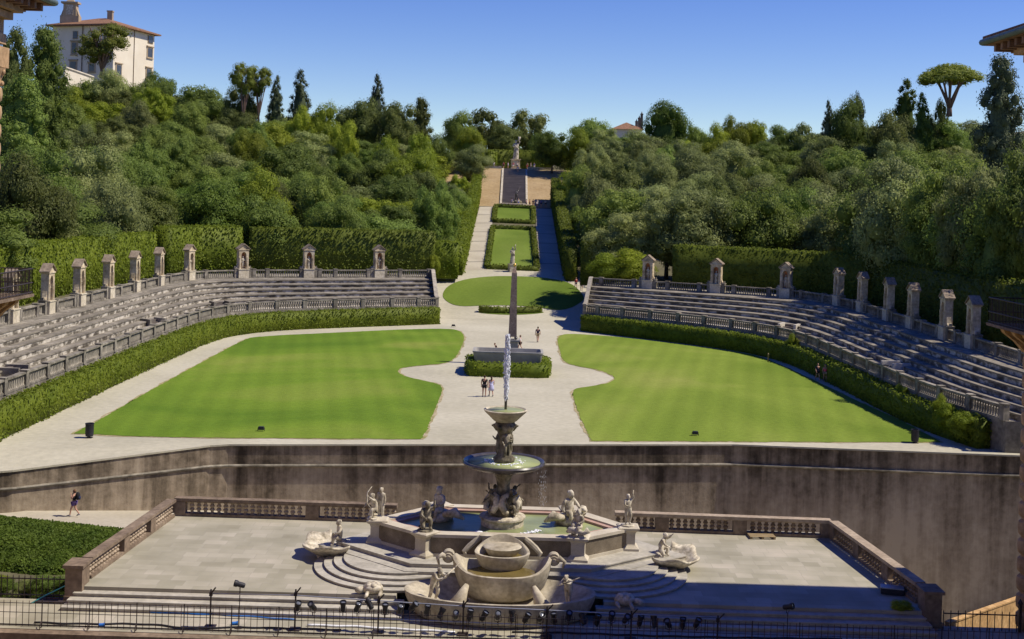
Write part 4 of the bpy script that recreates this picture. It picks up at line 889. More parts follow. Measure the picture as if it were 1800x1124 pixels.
for q in (-1, 1):
    mb = MB()
    for k, (r, w_) in enumerate(((.30, .24), (.2, .36), (.1, .44))): mb.lathe([(r, -w_), (r, w_)], n=14)
    o = mb.obj('scroll', M['basin'], mid_, smooth=math.radians(40)); o.rotation_euler = (math.pi / 2, 0, 0); o.location = (q * 2.58, 41.85 * K - BC.y, -1.12 - ZP)
    mb = MB(); mb.tube([(0, 0, 0), (.28 * q, -.1, .2), (.5 * q, -.15, .05), (.42 * q, -.15, -.25)], [.12, .14, .1, .05], 8); o = mb.obj('volute', M['basin'], mid_, smooth=True); o.location = (q * 2.6, 41.7 * K - BC.y, -1.2 - ZP)
mb = MB(); mb.lathe([(1, 0), (1, .04)], n=32, sx=1.72, sy=1.2); o = mb.obj('water', M['brownwater'], mid_, smooth=False); o.location = lw(.05, 41.75, -1.88)
mb = MB(); bowl(mb, lw(.05, 42.5, 0), 1.38, 1.15, .95, -1.12 - ZP, th=.12, foot=.55, back=.55); up_ = mb.obj('upper_bowl', M['basin'], T, smooth=math.radians(50))
mb = MB(); mb.lathe([(1, 0), (1, .03)], n=28, sx=1.0, sy=.82); o = mb.obj('water', M['brownwater'], up_); o.location = lw(.05, 42.5, -1.36)
mb = MB(); mb.lathe([(.55, 0), (.72, .08), (.9, .42), (.97, .5), (.9, .56), (.05, .58)], n=32, sx=1.0, sy=.9); mb.obj('mushroom_spout', M['basin'], T, smooth=math.radians(45)).location = lw(.05, 42.75, -1.45)
mb = MB(); mb.box((0, 0, .4), (2.1, .35, 1.1)); mb.box((0, -.03, 1.0), (2.3, .5, .1)); 
for q in (-1, 1): mb.tube([(q * 1.05, 0, .95), (q * 1.35, -.05, .75), (q * 1.7, -.1, .45), (q * 1.95, -.2, .2), (q * 1.85, -.25, .05)], [.13, .15, .15, .13, .07], 8)
mb.sphere((0, -.2, .85), (.22, .12, .18), 8, 6); mb.sphere((-.09, -.3, .88), .05, 6, 4); mb.sphere((.09, -.3, .88), .05, 6, 4)
mb.obj('scrolled_back', M['basin'], T, smooth=math.radians(40)).location = lw(.05, 43.55, -1.75)
for q in (-1, 1):
    mb = MB(); mb.tube([(q * 2.2, -.2, -.1), (q * 1.9, -.25, .35), (q * 1.75, -.1, .7), (q * 1.6, .15, .95)], [.42, .34, .22, .12], 10); mb.obj('scroll_seat', M['basin'], T, smooth=True).location = lw(0, 40.7, -3.0)
def rod(P):
    mb = MB(); a_, b_ = Vector(P['wrl']), Vector(P['wrr']); d = (a_ - b_).normalized(); mb.tube([b_ - d * .2, a_ + d * .55], .035, 6); mb.tube([a_ + d * .5, a_ + d * .7 + Vector((.12, 0, .08))], [.05, .02], 6); return mb
def bow_shape(P):
    mb = MB(); c = Vector(P['wrl']); mb.tube([c + Vector((.1, .1, .55)), c + Vector((0, -.12, .25)), c + Vector((-.02, -.1, 0)), c + Vector((0, -.12, -.3)), c + Vector((.1, .12, -.62))], [.015, .035, .045, .035, .015], 6); return mb
def staff(P):
    mb = MB(); c = Vector(P['wrl']); mb.tube([c + Vector((0, 0, -.25)), c + Vector((.04, 0, .22))], [.04, .03], 6); return mb
def fish(P):
    mb = MB(); mb.tube([(-.55, -.25, .05), (-.3, -.35, .22), (.05, -.3, .2), (.4, -.2, .12), (.62, -.1, .3)], [.06, .17, .2, .1, .16], 8); return mb
def wings(P):
    mb = MB(); c = Vector(P['chs'])
    mb.sphere((0, .1, .1), (.42, .62, .26), 10, 6); mb.tube([(0, -.4, .2), (0, -.62, .45), (0, -.7, .62)], [.14, .09, .08], 7); mb.sphere((0, -.78, .66), (.08, .14, .08), 7, 5)
    for q in (-1, 1): mb.tube([(q * .3, -.1, .25), (q * .75, .05, .38), (q * 1.05, .25, .15)], [.1, .2, .04], 7)
    return mb
PG = 'marble figures on and around the fountain'
hx = hexo(-.22)
statue('marble archer child with a bow, left corner of the pool rim', (hx[0][0] - .25, hx[0][1] - .2, RZ + .1), -.9, 1.35, 'kneel', extra=bow_shape, fat=1.6, hs=1.5, group=PG, base=.35)
statue('marble child standing upright behind the archer, left corner of the pool rim', (hx[0][0] + .1, hx[0][1] + .35, RZ), -.4, 1.6, 'stand', fat=1.6, hs=1.5, group=PG)
statue('dark shadowed marble child crouching with one raised arm, front left corner of the pool rim', (hx[1][0], hx[1][1], RZ + .1), .5, 1.5, 'kneel', 'stain', extra=staff, fat=1.6, hs=1.5, group=PG, base=.42)  # stained marble used here as painted shade on the figure
statue('marble child crouching over a fish, front right corner of the pool rim', (hx[2][0], hx[2][1], RZ + .1), -.6, 1.25, 'sit', extra=fish, fat=1.6, hs=1.5, group=PG, base=.42)
statue('tall marble figure with one raised arm, right corner of the pool rim', (hx[3][0] - .05, hx[3][1] - .1, RZ + .1), .4, 1.6, 'raise_', extra=staff, fat=1.5, hs=1.4, group=PG, base=.38)
p = az(772, 915, RZ - .2); statue('marble child riding a swan in the left part of the pool', (p[0], p[1], RZ - .2), -.7, 1.75, 'sit', extra=wings, fat=1.55, hs=1.45, group=PG, base=.3)
p = az(1000, 922, RZ - .2); statue('marble child riding a swan in the right part of the pool', (p[0], p[1], RZ - .2), .7, 1.75, 'sit', extra=wings, fat=1.55, hs=1.45, group=PG, base=.3)
p = W(-3.15, 40.7, -2.95); statue('bent marble figure drawing a rod, left end of the lower trough', p, .9, 1.7, 'bow', 'marble', extra=rod, fat=1.4, hs=1.2, group=PG, base=.4)
p = W(3.25, 40.6, -2.95); statue('hunched marble figure leaning on a rod, right end of the lower trough', p, -.5, 1.6, 'bow', 'marble', extra=rod, fat=1.4, hs=1.2, group=PG, base=.4)
# scallop shells with a child
def shell(label, c, rz, pose, lb2):
    t = thing('shell_basin', label, 'basin', c, rz); mb = MB(); n = 40; rows = 7; vs = []; fs = []
    for s_ in (0, 1):
        for j in range(rows):
            f = .12 + .88 * j / (rows - 1)
            for k in range(n + 1):
                a_ = -1.75 + 3.5 * k / n; rib = math.cos(a_ * 6.5); R = 1.75 * f * (1 + .05 * rib * f); z = .18 + .75 * f ** 2.2 + .09 * rib * f + (-.12 if s_ else 0) - .3 * (1 - abs(math.sin(a_))) * f
                vs.append((R * math.sin(a_) * 1.0, -R * math.cos(a_) * .95 + .5, z))
    w_ = n + 1
    for s_ in (0, 1):
        for j in range(rows - 1):
            for k in range(n): a_ = s_ * rows * w_ + j * w_ + k; fs.append((a_, a_ + 1, a_ + w_ + 1, a_ + w_))
    o_ = rows * w_
    for k in range(n): a_ = (rows - 1) * w_ + k; fs.append((a_, a_ + 1, a_ + 1 + o_, a_ + o_)); fs.append((k, k + 1, k + 1 + o_, k + o_))
    for j in range(rows - 1):
        for k in (0, n): a_ = j * w_ + k; fs.append((a_, a_ + w_, a_ + w_ + o_, a_ + o_))
    mb.add(vs, fs); mb.obj('shell', M['marble'], t, smooth=True)
    mb = MB(); mb.lathe([(.6, 0), (.5, .12), (.42, .3)], (0, .1, 0), 12); mb.sphere((0, .95, .42), (.55, .35, .45), 10, 6); mb.obj('foot', M['marble'], t, smooth=True)
    f = statue(lb2, (c[0] - .75 * math.sin(rz) * 1.0, c[1] + .8 * math.cos(rz), c[2] + .55), rz, 1.3, pose, fat=1.6, hs=1.45, group=PG)
p = az(572, 978, ZT); shell('large scallop shell basin in sun, left side of the terrace', p, -1.15, 'sit', 'plump marble child perched on the left scallop shell')
p = az(1188, 1000, ZT); shell('large scallop shell basin in sun, right side of the terrace', p, 1.15, 'kneel', 'plump marble child crouched on the right scallop shell')
def lump(label, c, rz):
    t = thing('carved_turtle', label, 'sculpture', c, rz, group=PG); mb = MB(); mb.sphere((0, 0, .25), (.42, .52, .28), 10, 7); 
    for k in range(5): mb.sphere((.18 * math.cos(k * 1.3), .22 * math.sin(k * 1.3), .42), (.2, .2, .12), 7, 4)
    mb.obj('shell', M['marble'], t, smooth=True); mb = MB(); mb.sphere((0, -.62, .2), (.17, .26, .17), 8, 6); mb.tube([(0, -.4, .2), (0, -.6, .22)], [.15, .12], 8); mb.obj('head', M['marble'], t, smooth=True)
    for q in (-1, 1):
        for yy in (-.3, .35): mb = MB(); mb.tube([(q * .3, yy, .14), (q * .55, yy - .1, .07), (q * .66, yy - .18, .04)], [.1, .09, .05], 7); mb.obj('flipper', M['marble'], t, smooth=True)
lump('small rounded pale stone turtle on the sunlit step, left of the tiered basin', az(655, 1043, ZT), -1.3)
lump('small rounded pale stone turtle in shade, right of the tiered basin', az(1098, 1063, ZT), 1.4)
# pallet, case, lamps, pipes, cables
T = thing('wooden_pallet', 'flat wooden pallet lying on the terrace by the back right balustrade', 'pallet', az(1337, 944, ZT), .05)
for k in range(5): mb = MB(); mb.box((0, -.5 + .25 * k, .15), (1.5, .17, .03)); mb.obj('deck_board', M['wood'], T)
for q in (-.68, 0, .68): mb = MB(); mb.box((q, 0, .0675), (.12, 1.15, .125)); mb.obj('bearer', M['wood'], T)
T = thing('equipment_case', 'low black equipment case with folded metal frame by the right terrace balustrade', 'case', az(1568, 1044, ZT), -.25)
mb = MB(); mb.box((0, 0, .17), (1.1, .6, .28)); mb.obj('body', M['black'], T); mb = MB(); mb.box((0, 0, .335), (1.13, .63, .05)); mb.obj('lid', M['pipe'], T)
mb = MB()
for q in (-.4, 0, .4): mb.tube([(q - .2, .5, .05), (q, .7, .35), (q + .2, .5, .05)], .03, 6)
mb.obj('folded_frame', M['pipe'], T)
# ================================================================== LOWER RAILING, LAMPS, CABLES
FY = 56.55
barm = MB(); barm.box((0, 0, .56), (.022, .022, 1.12)); barm.lathe([(.016, 1.12), (.002, 1.19)], n=4); bo = barm.obj('bar', M['rust']); BAR = bo.data; bpy.data.objects.remove(bo)
scm = MB(); scm.box((0, 0, .6), (.035, .035, 1.2)); scm.sphere((0, 0, 1.22), .035, 6, 4); scm.tube([(0, -.03, .3), (0, -.2, .2), (0, -.26, .02), (0, -.18, -.16), (0, -.06, -.1)], .022, 6); scm.tube([(0, -.03, .05), (0, -.12, -.02), (0, -.1, -.2)], .02, 6)
so = scm.obj('stanchion', M['iron'], smooth=math.radians(40)); SCM = so.data; bpy.data.objects.remove(so)
for lb, x0, x1 in (('left half of the thin iron railing along the front edge, in sun', -23.4, .1), ('right half of the thin iron railing along the front edge, partly in shade', .1, 23.6)):
    T = thing('iron_railing', lb, 'railing', ((x0 + x1) / 2, FY, ZP))
    n = int((x1 - x0) / .285)
    for k in range(n): o = link('bar', BAR, T); o.location = (x0 + (k + .5) * (x1 - x0) / n - T.location.x, 0, 0)
    for zz, hh in ((.06, .06), (.62, .014), (1.04, .016)): mb = MB(); mb.box((0, 0, zz), (x1 - x0, .045, hh)); mb.obj('rail', M['iron'], T)
    for k in range(11): o = link('stanchion', SCM, T); o.location = (x0 + (k + .3) * (x1 - x0) / 11 - T.location.x, -.1, 0)
RY = 38.95
def rigpt(px, py): return ay(px, py, RY)
T = thing('lighting_rail', 'galvanised pipe frame on uprights carrying the row of black spotlights', 'pipe frame', W(2, RY, ZP))
for nm, q, r in (('upper_pipe', [(372, 1044), (520, 1047), (815, 1066), (1110, 1080), (1262, 1086)], .03), ('lower_pipe', [(372, 1080), (520, 1082), (815, 1094), (1110, 1106), (1262, 1112)], .03)):
    mb = MB(); mb.tube([rigpt(*p) for p in q], r, 8); mb.obj(nm, M['pipe'], T, world=True, smooth=True)
for px, py in [(371, 1040), (520, 1040), (666, 1052), (815, 1060), (962, 1070), (1110, 1078), (1262, 1086)]:
    p = Vector(rigpt(px, py)); mb = MB(); mb.tube([(p.x, p.y, ZP), (p.x, p.y, p.z + .1)], .04, 8); mb.tube([(p.x, p.y - .02, p.z - .1), (p.x + .25, p.y - .2, p.z + .25)], .035, 6); mb.box((p.x, p.y, p.z - .12), (.14, .14, .16)); mb.box((p.x, p.y, ZP + .03), (.5, .5, .05)); mb.obj('upright', M['iron'], T, world=True)
SP = [(523, 1068), (550, 1068), (603, 1068), (628, 1069), (650, 1064), (677, 1072), (703, 1073), (726, 1068), (751, 1074), (775, 1080), (801, 1083), (826, 1082), (850, 1085), (875, 1084), (900, 1085), (925, 1088), (950, 1087), (974, 1088), (1000, 1085), (1025, 1090), (1050, 1092), (1075, 1086), (1100, 1090), (1125, 1093), (1150, 1094), (1175, 1098), (1200, 1097), (1225, 1097)]
ORD = ['first', 'second', 'third', 'fourth', 'fifth', 'sixth', 'seventh', 'eighth', 'ninth', 'tenth', 'eleventh', 'twelfth', 'thirteenth', 'fourteenth', 'fifteenth']
def spotlight(label, c, rz, tilt, group='black spotlights on the pipe'):
    t = thing('spotlight', label, 'spotlight', c, rz, group); t.scale = (.8, .8, .8)
    mb = MB(); mb.lathe([(.02, -.3), (.12, -.28), (.15, -.2), (.15, .12), (.19, .18), (.19, .34), (.16, .34), (.15, .2)], n=14); o = mb.obj('housing', M['black'], t, smooth=math.radians(35)); o.rotation_euler = (tilt, 0, 0); o.location = (0, 0, .1)
    mb = MB(); mb.lathe([(.15, .285), (.1, .30), (.01, .305)], n=12); l = mb.obj('lens', M['glass'], o, smooth=True)
    mb = MB(); mb.tube([(-.2, 0, .1), (-.2, 0, -.2), (0, 0, -.24), (.2, 0, -.2), (.2, 0, .1)], .02, 6); mb.tube([(0, 0, -.24), (0, 0, -.4)], .03, 6); mb.obj('yoke', M['iron'], t)
    return t
for i, (px, py) in enumerate(SP):
    sunny = px < 960
    lb = 'black spotlight on the pipe, %s from the %s end, %s' % (ORD[i if i < 14 else 27 - i], 'left' if i < 14 else 'right', 'in sun' if sunny else 'in shade')
    p = rigpt(px, py); spotlight(lb, (p[0], p[1], p[2] - .05), [0.5, -.6, .1, .7, 1.2, .1, .5, 1.1][i % 8] + 2.8 * (i % 5 == 4), .5 + .3 * math.sin(i * 2.1))
for lb, px, py, rz in (('lone black spotlight raised on a thin stand, left, before the sunlit steps', 422, 1031, -1.3), ('lone black spotlight raised on a thin stand, right, before the shaded steps', 1385, 1070, 1.0)):
    p = rigpt(px, py); t = spotlight(lb, (p[0], p[1], p[2]), rz, 1.25); mb = MB(); mb.tube([(0, 0, -.38), (0, 0, (ZP - p[2]) / .8)], .025, 6); mb.lathe([(.25, (ZP - p[2]) / .8 + .004), (.25, (ZP - p[2]) / .8 + .04)], n=12); mb.obj('stand', M['iron'], t)
def cable(label, pts, m, r=.03, cat='cable', z=ZP + .03):
    P = [Vector(az(px, py, z)) for px, py in pts]; P = resample([Vector(p) for p in chaikin([tuple(q) for q in P], 2, False)], step=.25); mb = MB(); mb.tube([(p.x, p.y + .04 * math.sin(k * .9), p.z + r * .5) for k, p in enumerate(P)], r, 6)
    o = mb.obj('cable', M[m], smooth=True); center_origin(o); tag(o, label, cat)
cable('blue cable lying along the foot of the sunlit front steps, left', [(115, 1062), (180, 1070), (240, 1076), (350, 1080), (420, 1083), (520, 1090)], 'cableb')
cable('black cable bundle snaking along the front edge behind the railing, left', [(60, 1095), (150, 1098), (260, 1097), (330, 1106), (420, 1103), (520, 1106), (600, 1108)], 'black', .04)
cable('pale sheathed cable lying behind the railing under the spotlights', [(540, 1100), (620, 1102), (680, 1106), (740, 1109), (800, 1112)], 'spray', .05)
cable('dark cable along the pavement in shade, right', [(900, 1112), (1000, 1113), (1120, 1118), (1300, 1122), (1480, 1124)], 'black', .04)
P = [W(-22.3, 40.6, ZP + .02), W(-21.8, 41.0, ZP + .25), W(-20.8, 41.1, ZP + .75), W(-20.65, 41.0, ZP + .62)]
mb = MB(); mb.tube(P, .03, 6); o = mb.obj('hose', M['hose'], smooth=True); center_origin(o); tag(o, 'teal garden hose leaning by the brown end pier at the left', 'hose')
for lb, c in (('bright blue plug on the black cable, left', (178, 1102)), ('bright blue plug on the cable near the railing upright', (412, 1099))):
    p = az(*c, ZP); T = thing('cable_plug', lb, 'plug', p, .3); mb = MB(); mb.lathe([(.05, -.12), (.07, -.1), (.07, .1), (.09, .11), (.09, .16)], n=10); o = mb.obj('body', M['cableb'], T, smooth=math.radians(40)); o.rotation_euler = (0, math.pi / 2, 0); o.location = (0, 0, .09)
T = thing('drain_plate', 'dark metal plate on the pavement by the left end pier', 'plate', az(92, 1057, ZP + .004)); mb = MB(); mb.box((0, 0, .04), (1.5, .7, .07)); mb.obj('plate', M['iron'], T); mb = MB(); mb.tube([(-.3, 0, .08), (-.3, 0, .14), (.3, 0, .14), (.3, 0, .08)], .02, 6); mb.obj('handle', M['rust'], T)
# side fences and gate
def fence(label, a, b, h, gap, gate=False):
    T = thing('iron_fence', label, 'fence', (a + b) / 2); n = int((b - a).length / gap)
    bm_ = MB(); bm_.box((0, 0, h / 2), (.035, .035, h)); bm_.lathe([(.03, h), (.002, h + .1)], n=4); o = bm_.obj('bar', M['iron']); me = o.data; bpy.data.objects.remove(o)
    for k in range(n + 1): p = a.lerp(b, k / n) - T.location; o = link('bar', me, T); o.location = p
    rz = math.atan2(b.y - a.y, b.x - a.x)
    for zz in (.15, h - .12): mb = MB(); rail(mb, [a, b], .05, zz, zz + .05); mb.obj('rail', M['iron'], T, world=True)
    return T
fence('iron fence between the ivy bank and the left end pier', W(-26, 41.1, ZP), W(-20.95, 41.15, ZP), 1.05, .27)
T = fence('iron fence right of the dark end pier, before an ochre wall', W(21.2, 40.75, -4.6), W(24.7, 40.75, -4.6), 2.0, .32)
T = thing('iron_gate', 'black iron gate with heavy posts at the right edge of the photo', 'gate', W(25.1, 40.75, -4.6))
for q in (-.25, .15, .42): mb = MB(); mb.box((q, 0, 1.2), (.13, .13, 2.4)); mb.lathe([(.09, 2.4), (.12, 2.5), (.01, 2.7)], (q, 0, 0), 8); mb.obj('post', M['iron'], T)
mb = MB(); mb.box((1.2, 0, 2.2), (1.5, .06, .06)); mb.tube([(.45, 0, 2.3), (1.2, 0, 2.75), (1.9, 0, 2.4)], .03, 6)
for q in range(5): mb.tube([(.7 + .25 * q, 0, 0), (.7 + .25 * q, 0, 2.2)], .02, 5)
mb.obj('leaf', M['iron'], T)
T = thing('ochre_wall', 'sunlit ochre ramp wall with a sloping coping, behind the fence at lower right', 'wall', W(26, 45, -8))
a, b = W(22.6, 42.9, 0), W(30.6, 50.0, 0); mb = MB(); d = (b - a).normalized(); nn = Vector((d.y, -d.x, 0)); q0, q1 = a, b
mb.prism([(a.x, a.y), (b.x, b.y), (b.x - nn.x * .2, b.y - nn.y * .2), (a.x - nn.x * .2, a.y - nn.y * .2)], -12, lambda p: lerp(-4.25, -6.05, (p[0] - a.x) / (b.x - a.x))); mb.obj('wall', M['ochre'], T, world=True)
mb = MB(); mb.prism([(p.x, p.y) for p in (a + nn * .04, b + nn * .04, b - nn * .22, a - nn * .22)], lambda p: lerp(-4.25, -6.05, (p[0] - a.x) / (b.x - a.x)), lambda p: lerp(-4.17, -5.97, (p[0] - a.x) / (b.x - a.x))); mb.obj('coping', M['ochre'], T, world=True)
# ================================================================== GRANDSTANDS
LF = [(-33.9, 52), (-33.9, 67), (-33.9, 88), (-33.2, 95), (-31, 99.3), (-27, 102.3), (-18.5, 106), (-9.4, 109.7)]
LU = [(-41, 52), (-41, 67), (-41, 92), (-41, 103), (-39.4, 108.5), (-33, 112.2), (-21, 115.8), (-11, 119.3)]
RF = [(34.3, 58.7), (32.5, 64), (31.9, 69), (31.4, 80), (30.9, 90), (28.5, 94.8), (24.7, 98.4), (19.3, 102), (9.7, 107.3)]
RU = [(39.6, 58.7), (39.2, 64), (39.2, 69), (39.2, 83), (39.3, 98), (37, 105.2), (33, 107.6), (24, 111), (11.2, 115)]
def smoothline(p): return [W(*q) for q in chaikin(p, 2, False)]
ZF, ZU = 2.2, 4.9
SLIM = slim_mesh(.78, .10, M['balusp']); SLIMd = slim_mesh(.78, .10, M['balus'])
def balustrade_line(label, pts, z, spacing, bal, gap=.31, skip=(), hgt=1.05, stuffm='balusp', piermat='balus', cat='balustrade'):
    """pts are ordered from the camera end; nearest 100 balusters are parts, the far rest one stuff part"""
    P = [Vector((p.x, p.y, z)) for p in pts]; T = thing('stone_balustrade', label, cat, P[len(P) // 2])
    mb = MB(); rail(mb, P, .34, .0, .14); mb.obj('plinth', M['balus'], T, world=True)
    mb = MB(); rail(mb, P, .40, hgt - .14, hgt); mb.obj('cap_rail', M['balus'], T, world=True)
    Q = resample(P, step=gap); L_ = 0; nextp = 0; cnt = 0; rest = MB(); src = bal
    for i, p in enumerate(Q):
        L_ = i * gap; d = Q[min(i + 1, len(Q) - 1)] - Q[max(i - 1, 0)]; rz = math.atan2(d.y, d.x)
        if any((p - s_).length < 1.35 for s_ in skip): continue
        if L_ >= nextp:
            mb = MB(); mb.box((0, 0, hgt / 2 + .03), (.5, .46, hgt + .05)); mb.box((0, 0, hgt + .085), (.58, .54, .07)); o = mb.obj('pier', M[piermat], T); o.location = p - T.location; o.rotation_euler = (0, 0, rz); nextp += spacing; continue
        if cnt < 100: o = link('baluster', bal, T); o.location = p - T.location + Vector((0, 0, .14)); cnt += 1
        else: rest.lathe([(.10, .14), (.06, .25), (.10, .45), (.055, .7), (.09, .92)], (p.x, p.y, p.z), 6)
    if rest.v: tag(rest.obj('balusters', M[stuffm], T, world=True, smooth=True), kind='stuff')
    return T
def stand(sd, Fp, Up, label, ends):
    Fl, Ul = smoothline(Fp), smoothline(Up); T = thing('stone_grandstand', label, 'grandstand', (Fl[len(Fl) // 2] + Ul[len(Ul) // 2]) / 2)
    def at(i, t, z): p = Fl[i].lerp(Ul[i], t); return (p.x, p.y, z)
    n = len(Fl)
    mb = MB(); mb.sweep([[at(i, -.02, -.3), at(i, -.02, ZF), at(i, .04, ZF), at(i, .04, -.3)] for i in range(n)]); mb.obj('podium_wall', M['balus'], T, world=True)
    mb = MB(); mb.sweep([[at(i, .04, ZF - .3), at(i, .04, ZF - .012), at(i, .2, ZF - .012), at(i, .2, ZF - .3)] for i in range(n)]); mb.obj('walkway', M['walk'], T, world=True)
    t0, dt = .17, .112
    for k in range(6):
        z = ZF + .45 * k; a_, b_ = t0 + dt * k, t0 + dt * (k + 1); ov = .007
        mb = MB(); rings = [[at(i, a_, z - .02), at(i, a_, z + .34), at(i, a_ - ov, z + .34), at(i, a_ - ov, z + .45), at(i, b_ + .004, z + .45), at(i, b_ + .004, z - .02)] for i in range(n)]
        m0 = len(mb.f); mb.sweep(rings)
        for q in range(m0, len(mb.f)):
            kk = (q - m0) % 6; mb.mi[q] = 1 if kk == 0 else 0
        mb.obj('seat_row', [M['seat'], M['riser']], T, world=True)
    mb = MB(); mb.sweep([[at(i, t0 + dt * 6, ZU - .6), at(i, t0 + dt * 6, ZU - .01), at(i, 1.5, ZU - .01), at(i, 1.5, -.5)] for i in range(n)]); mb.obj('top_walk', M['balus'], T, world=True)
    # end wall: stepped up with a raking coping
    i = n - 1
    d = (Ul[i] - Fl[i]).normalized(); nn = Vector((d.y, -d.x, 0)) * (.0); tn = (Fl[i] - Fl[i - 1]).normalized()
    Lw = (Ul[i] - Fl[i]).length; mb = MB()
    prof = [(-.15, -.3), (-.15, ZF + 1.0), (Lw * .17, ZF + 1.0), (Lw * .86, ZU + 1.0), (Lw + .3, ZU + 1.0), (Lw + .3, -.3)]
    mb.extrude(prof, Fl[i], d, (0, 0, 1), tn, .45); mb.obj('end_wall', M['balus'], T, world=True)
    mb = MB(); prof = [(-.22, ZF + 1.0), (-.22, ZF + 1.14), (Lw * .17, ZF + 1.14), (Lw * .86, ZU + 1.14), (Lw + .36, ZU + 1.14), (Lw + .36, ZU + 1.0), (Lw * .86, ZU + 1.0), (Lw * .17, ZF + 1.0)]
    o_ = Fl[i] - tn * .06; mb.extrude(prof, o_, d, (0, 0, 1), tn, .57); mb.obj('end_coping', M['balusp'], T, world=True)
    d0 = (Ul[0] - Fl[0]).normalized(); t0_ = (Fl[0] - Fl[1]).normalized(); L0 = (Ul[0] - Fl[0]).length; pf = [(-.1, -1), (-.1, ZF), (L0 * t0, ZF)]
    for k in range(6): pf += [(L0 * (t0 + dt * k), ZF + .45 * (k + 1)), (L0 * (t0 + dt * (k + 1)), ZF + .45 * (k + 1))]
    pf += [(L0 * 1.5, ZU), (L0 * 1.5, -1)]
    mb = MB(); mb.extrude(pf, Fl[0] + t0_ * .003, d0, (0, 0, 1), t0_, .4); mb.obj('end_wall', M['balus'], T, world=True)
    for (yy, tint) in ends:
        # little stair cut into the seats: two cheek walls and dark steps
        j = min(range(n - 1), key=lambda q: abs((Fl[q].y) / K - yy)); p = Fl[j].lerp(Ul[j], t0 + dt * .8); d2 = (Ul[j] - Fl[j]).normalized(); tn2 = Vector((-d2.y, d2.x, 0)); rz = math.atan2(tn2.y, tn2.x)
        mb = MB()
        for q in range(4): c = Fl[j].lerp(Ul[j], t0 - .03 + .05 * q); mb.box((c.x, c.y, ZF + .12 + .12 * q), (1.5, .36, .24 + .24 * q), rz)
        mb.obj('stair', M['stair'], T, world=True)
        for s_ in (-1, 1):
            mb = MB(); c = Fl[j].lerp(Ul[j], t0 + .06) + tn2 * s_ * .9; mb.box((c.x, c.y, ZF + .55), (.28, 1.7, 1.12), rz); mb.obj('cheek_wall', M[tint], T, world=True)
    return Fl, Ul
LFl, LUl = stand(-1, LF, LU, 'left curving bank of worn stone seats, sunlit, above a clipped hedge', [(83, 'balus'), (60, 'balus'), (97.5, 'balus')])
RFl, RUl = stand(1, RF, RU, 'right curving bank of worn stone seats, mostly in shade', [(93, 'walk'), (72, 'walk')])
LA = [(20, 568), (85, 552), (142, 538), (192, 525), (236, 513), (275, 502), (316, 492), (421, 488), (536, 487), (664, 488)]
RA = [(1136, 508), (1263, 515), (1378, 524), (1482, 538), (1520, 549), (1557, 564), (1601, 578), (1649, 597), (1706, 613)]
LAp = [Vector(az(*p, ZU)) for p in LA]; RAp = [Vector(az(*p, ZU)) for p in RA]
def Uoff(U): return [Vector((p.x, p.y, 0)) for p in U]
def snap(ps, U):
    R_ = resample(U, step=.3); return [min(R_, key=lambda q: (Vector((q.x, q.y, 0)) - Vector((p.x, p.y, 0))).length) for p in ps]
LAs = snap(LAp, LUl); RAs = snap(RAp, RUl)
def z0(v, z): return Vector((v.x, v.y, z))
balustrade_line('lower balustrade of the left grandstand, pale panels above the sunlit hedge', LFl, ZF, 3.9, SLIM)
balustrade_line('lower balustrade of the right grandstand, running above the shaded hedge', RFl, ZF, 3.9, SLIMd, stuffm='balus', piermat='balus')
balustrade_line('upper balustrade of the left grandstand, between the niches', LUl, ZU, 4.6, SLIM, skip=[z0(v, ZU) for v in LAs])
balustrade_line('upper balustrade of the right grandstand, between the niches', RUl, ZU, 4.6, SLIMd, stuffm='balus', skip=[z0(v, ZU) for v in RAs])
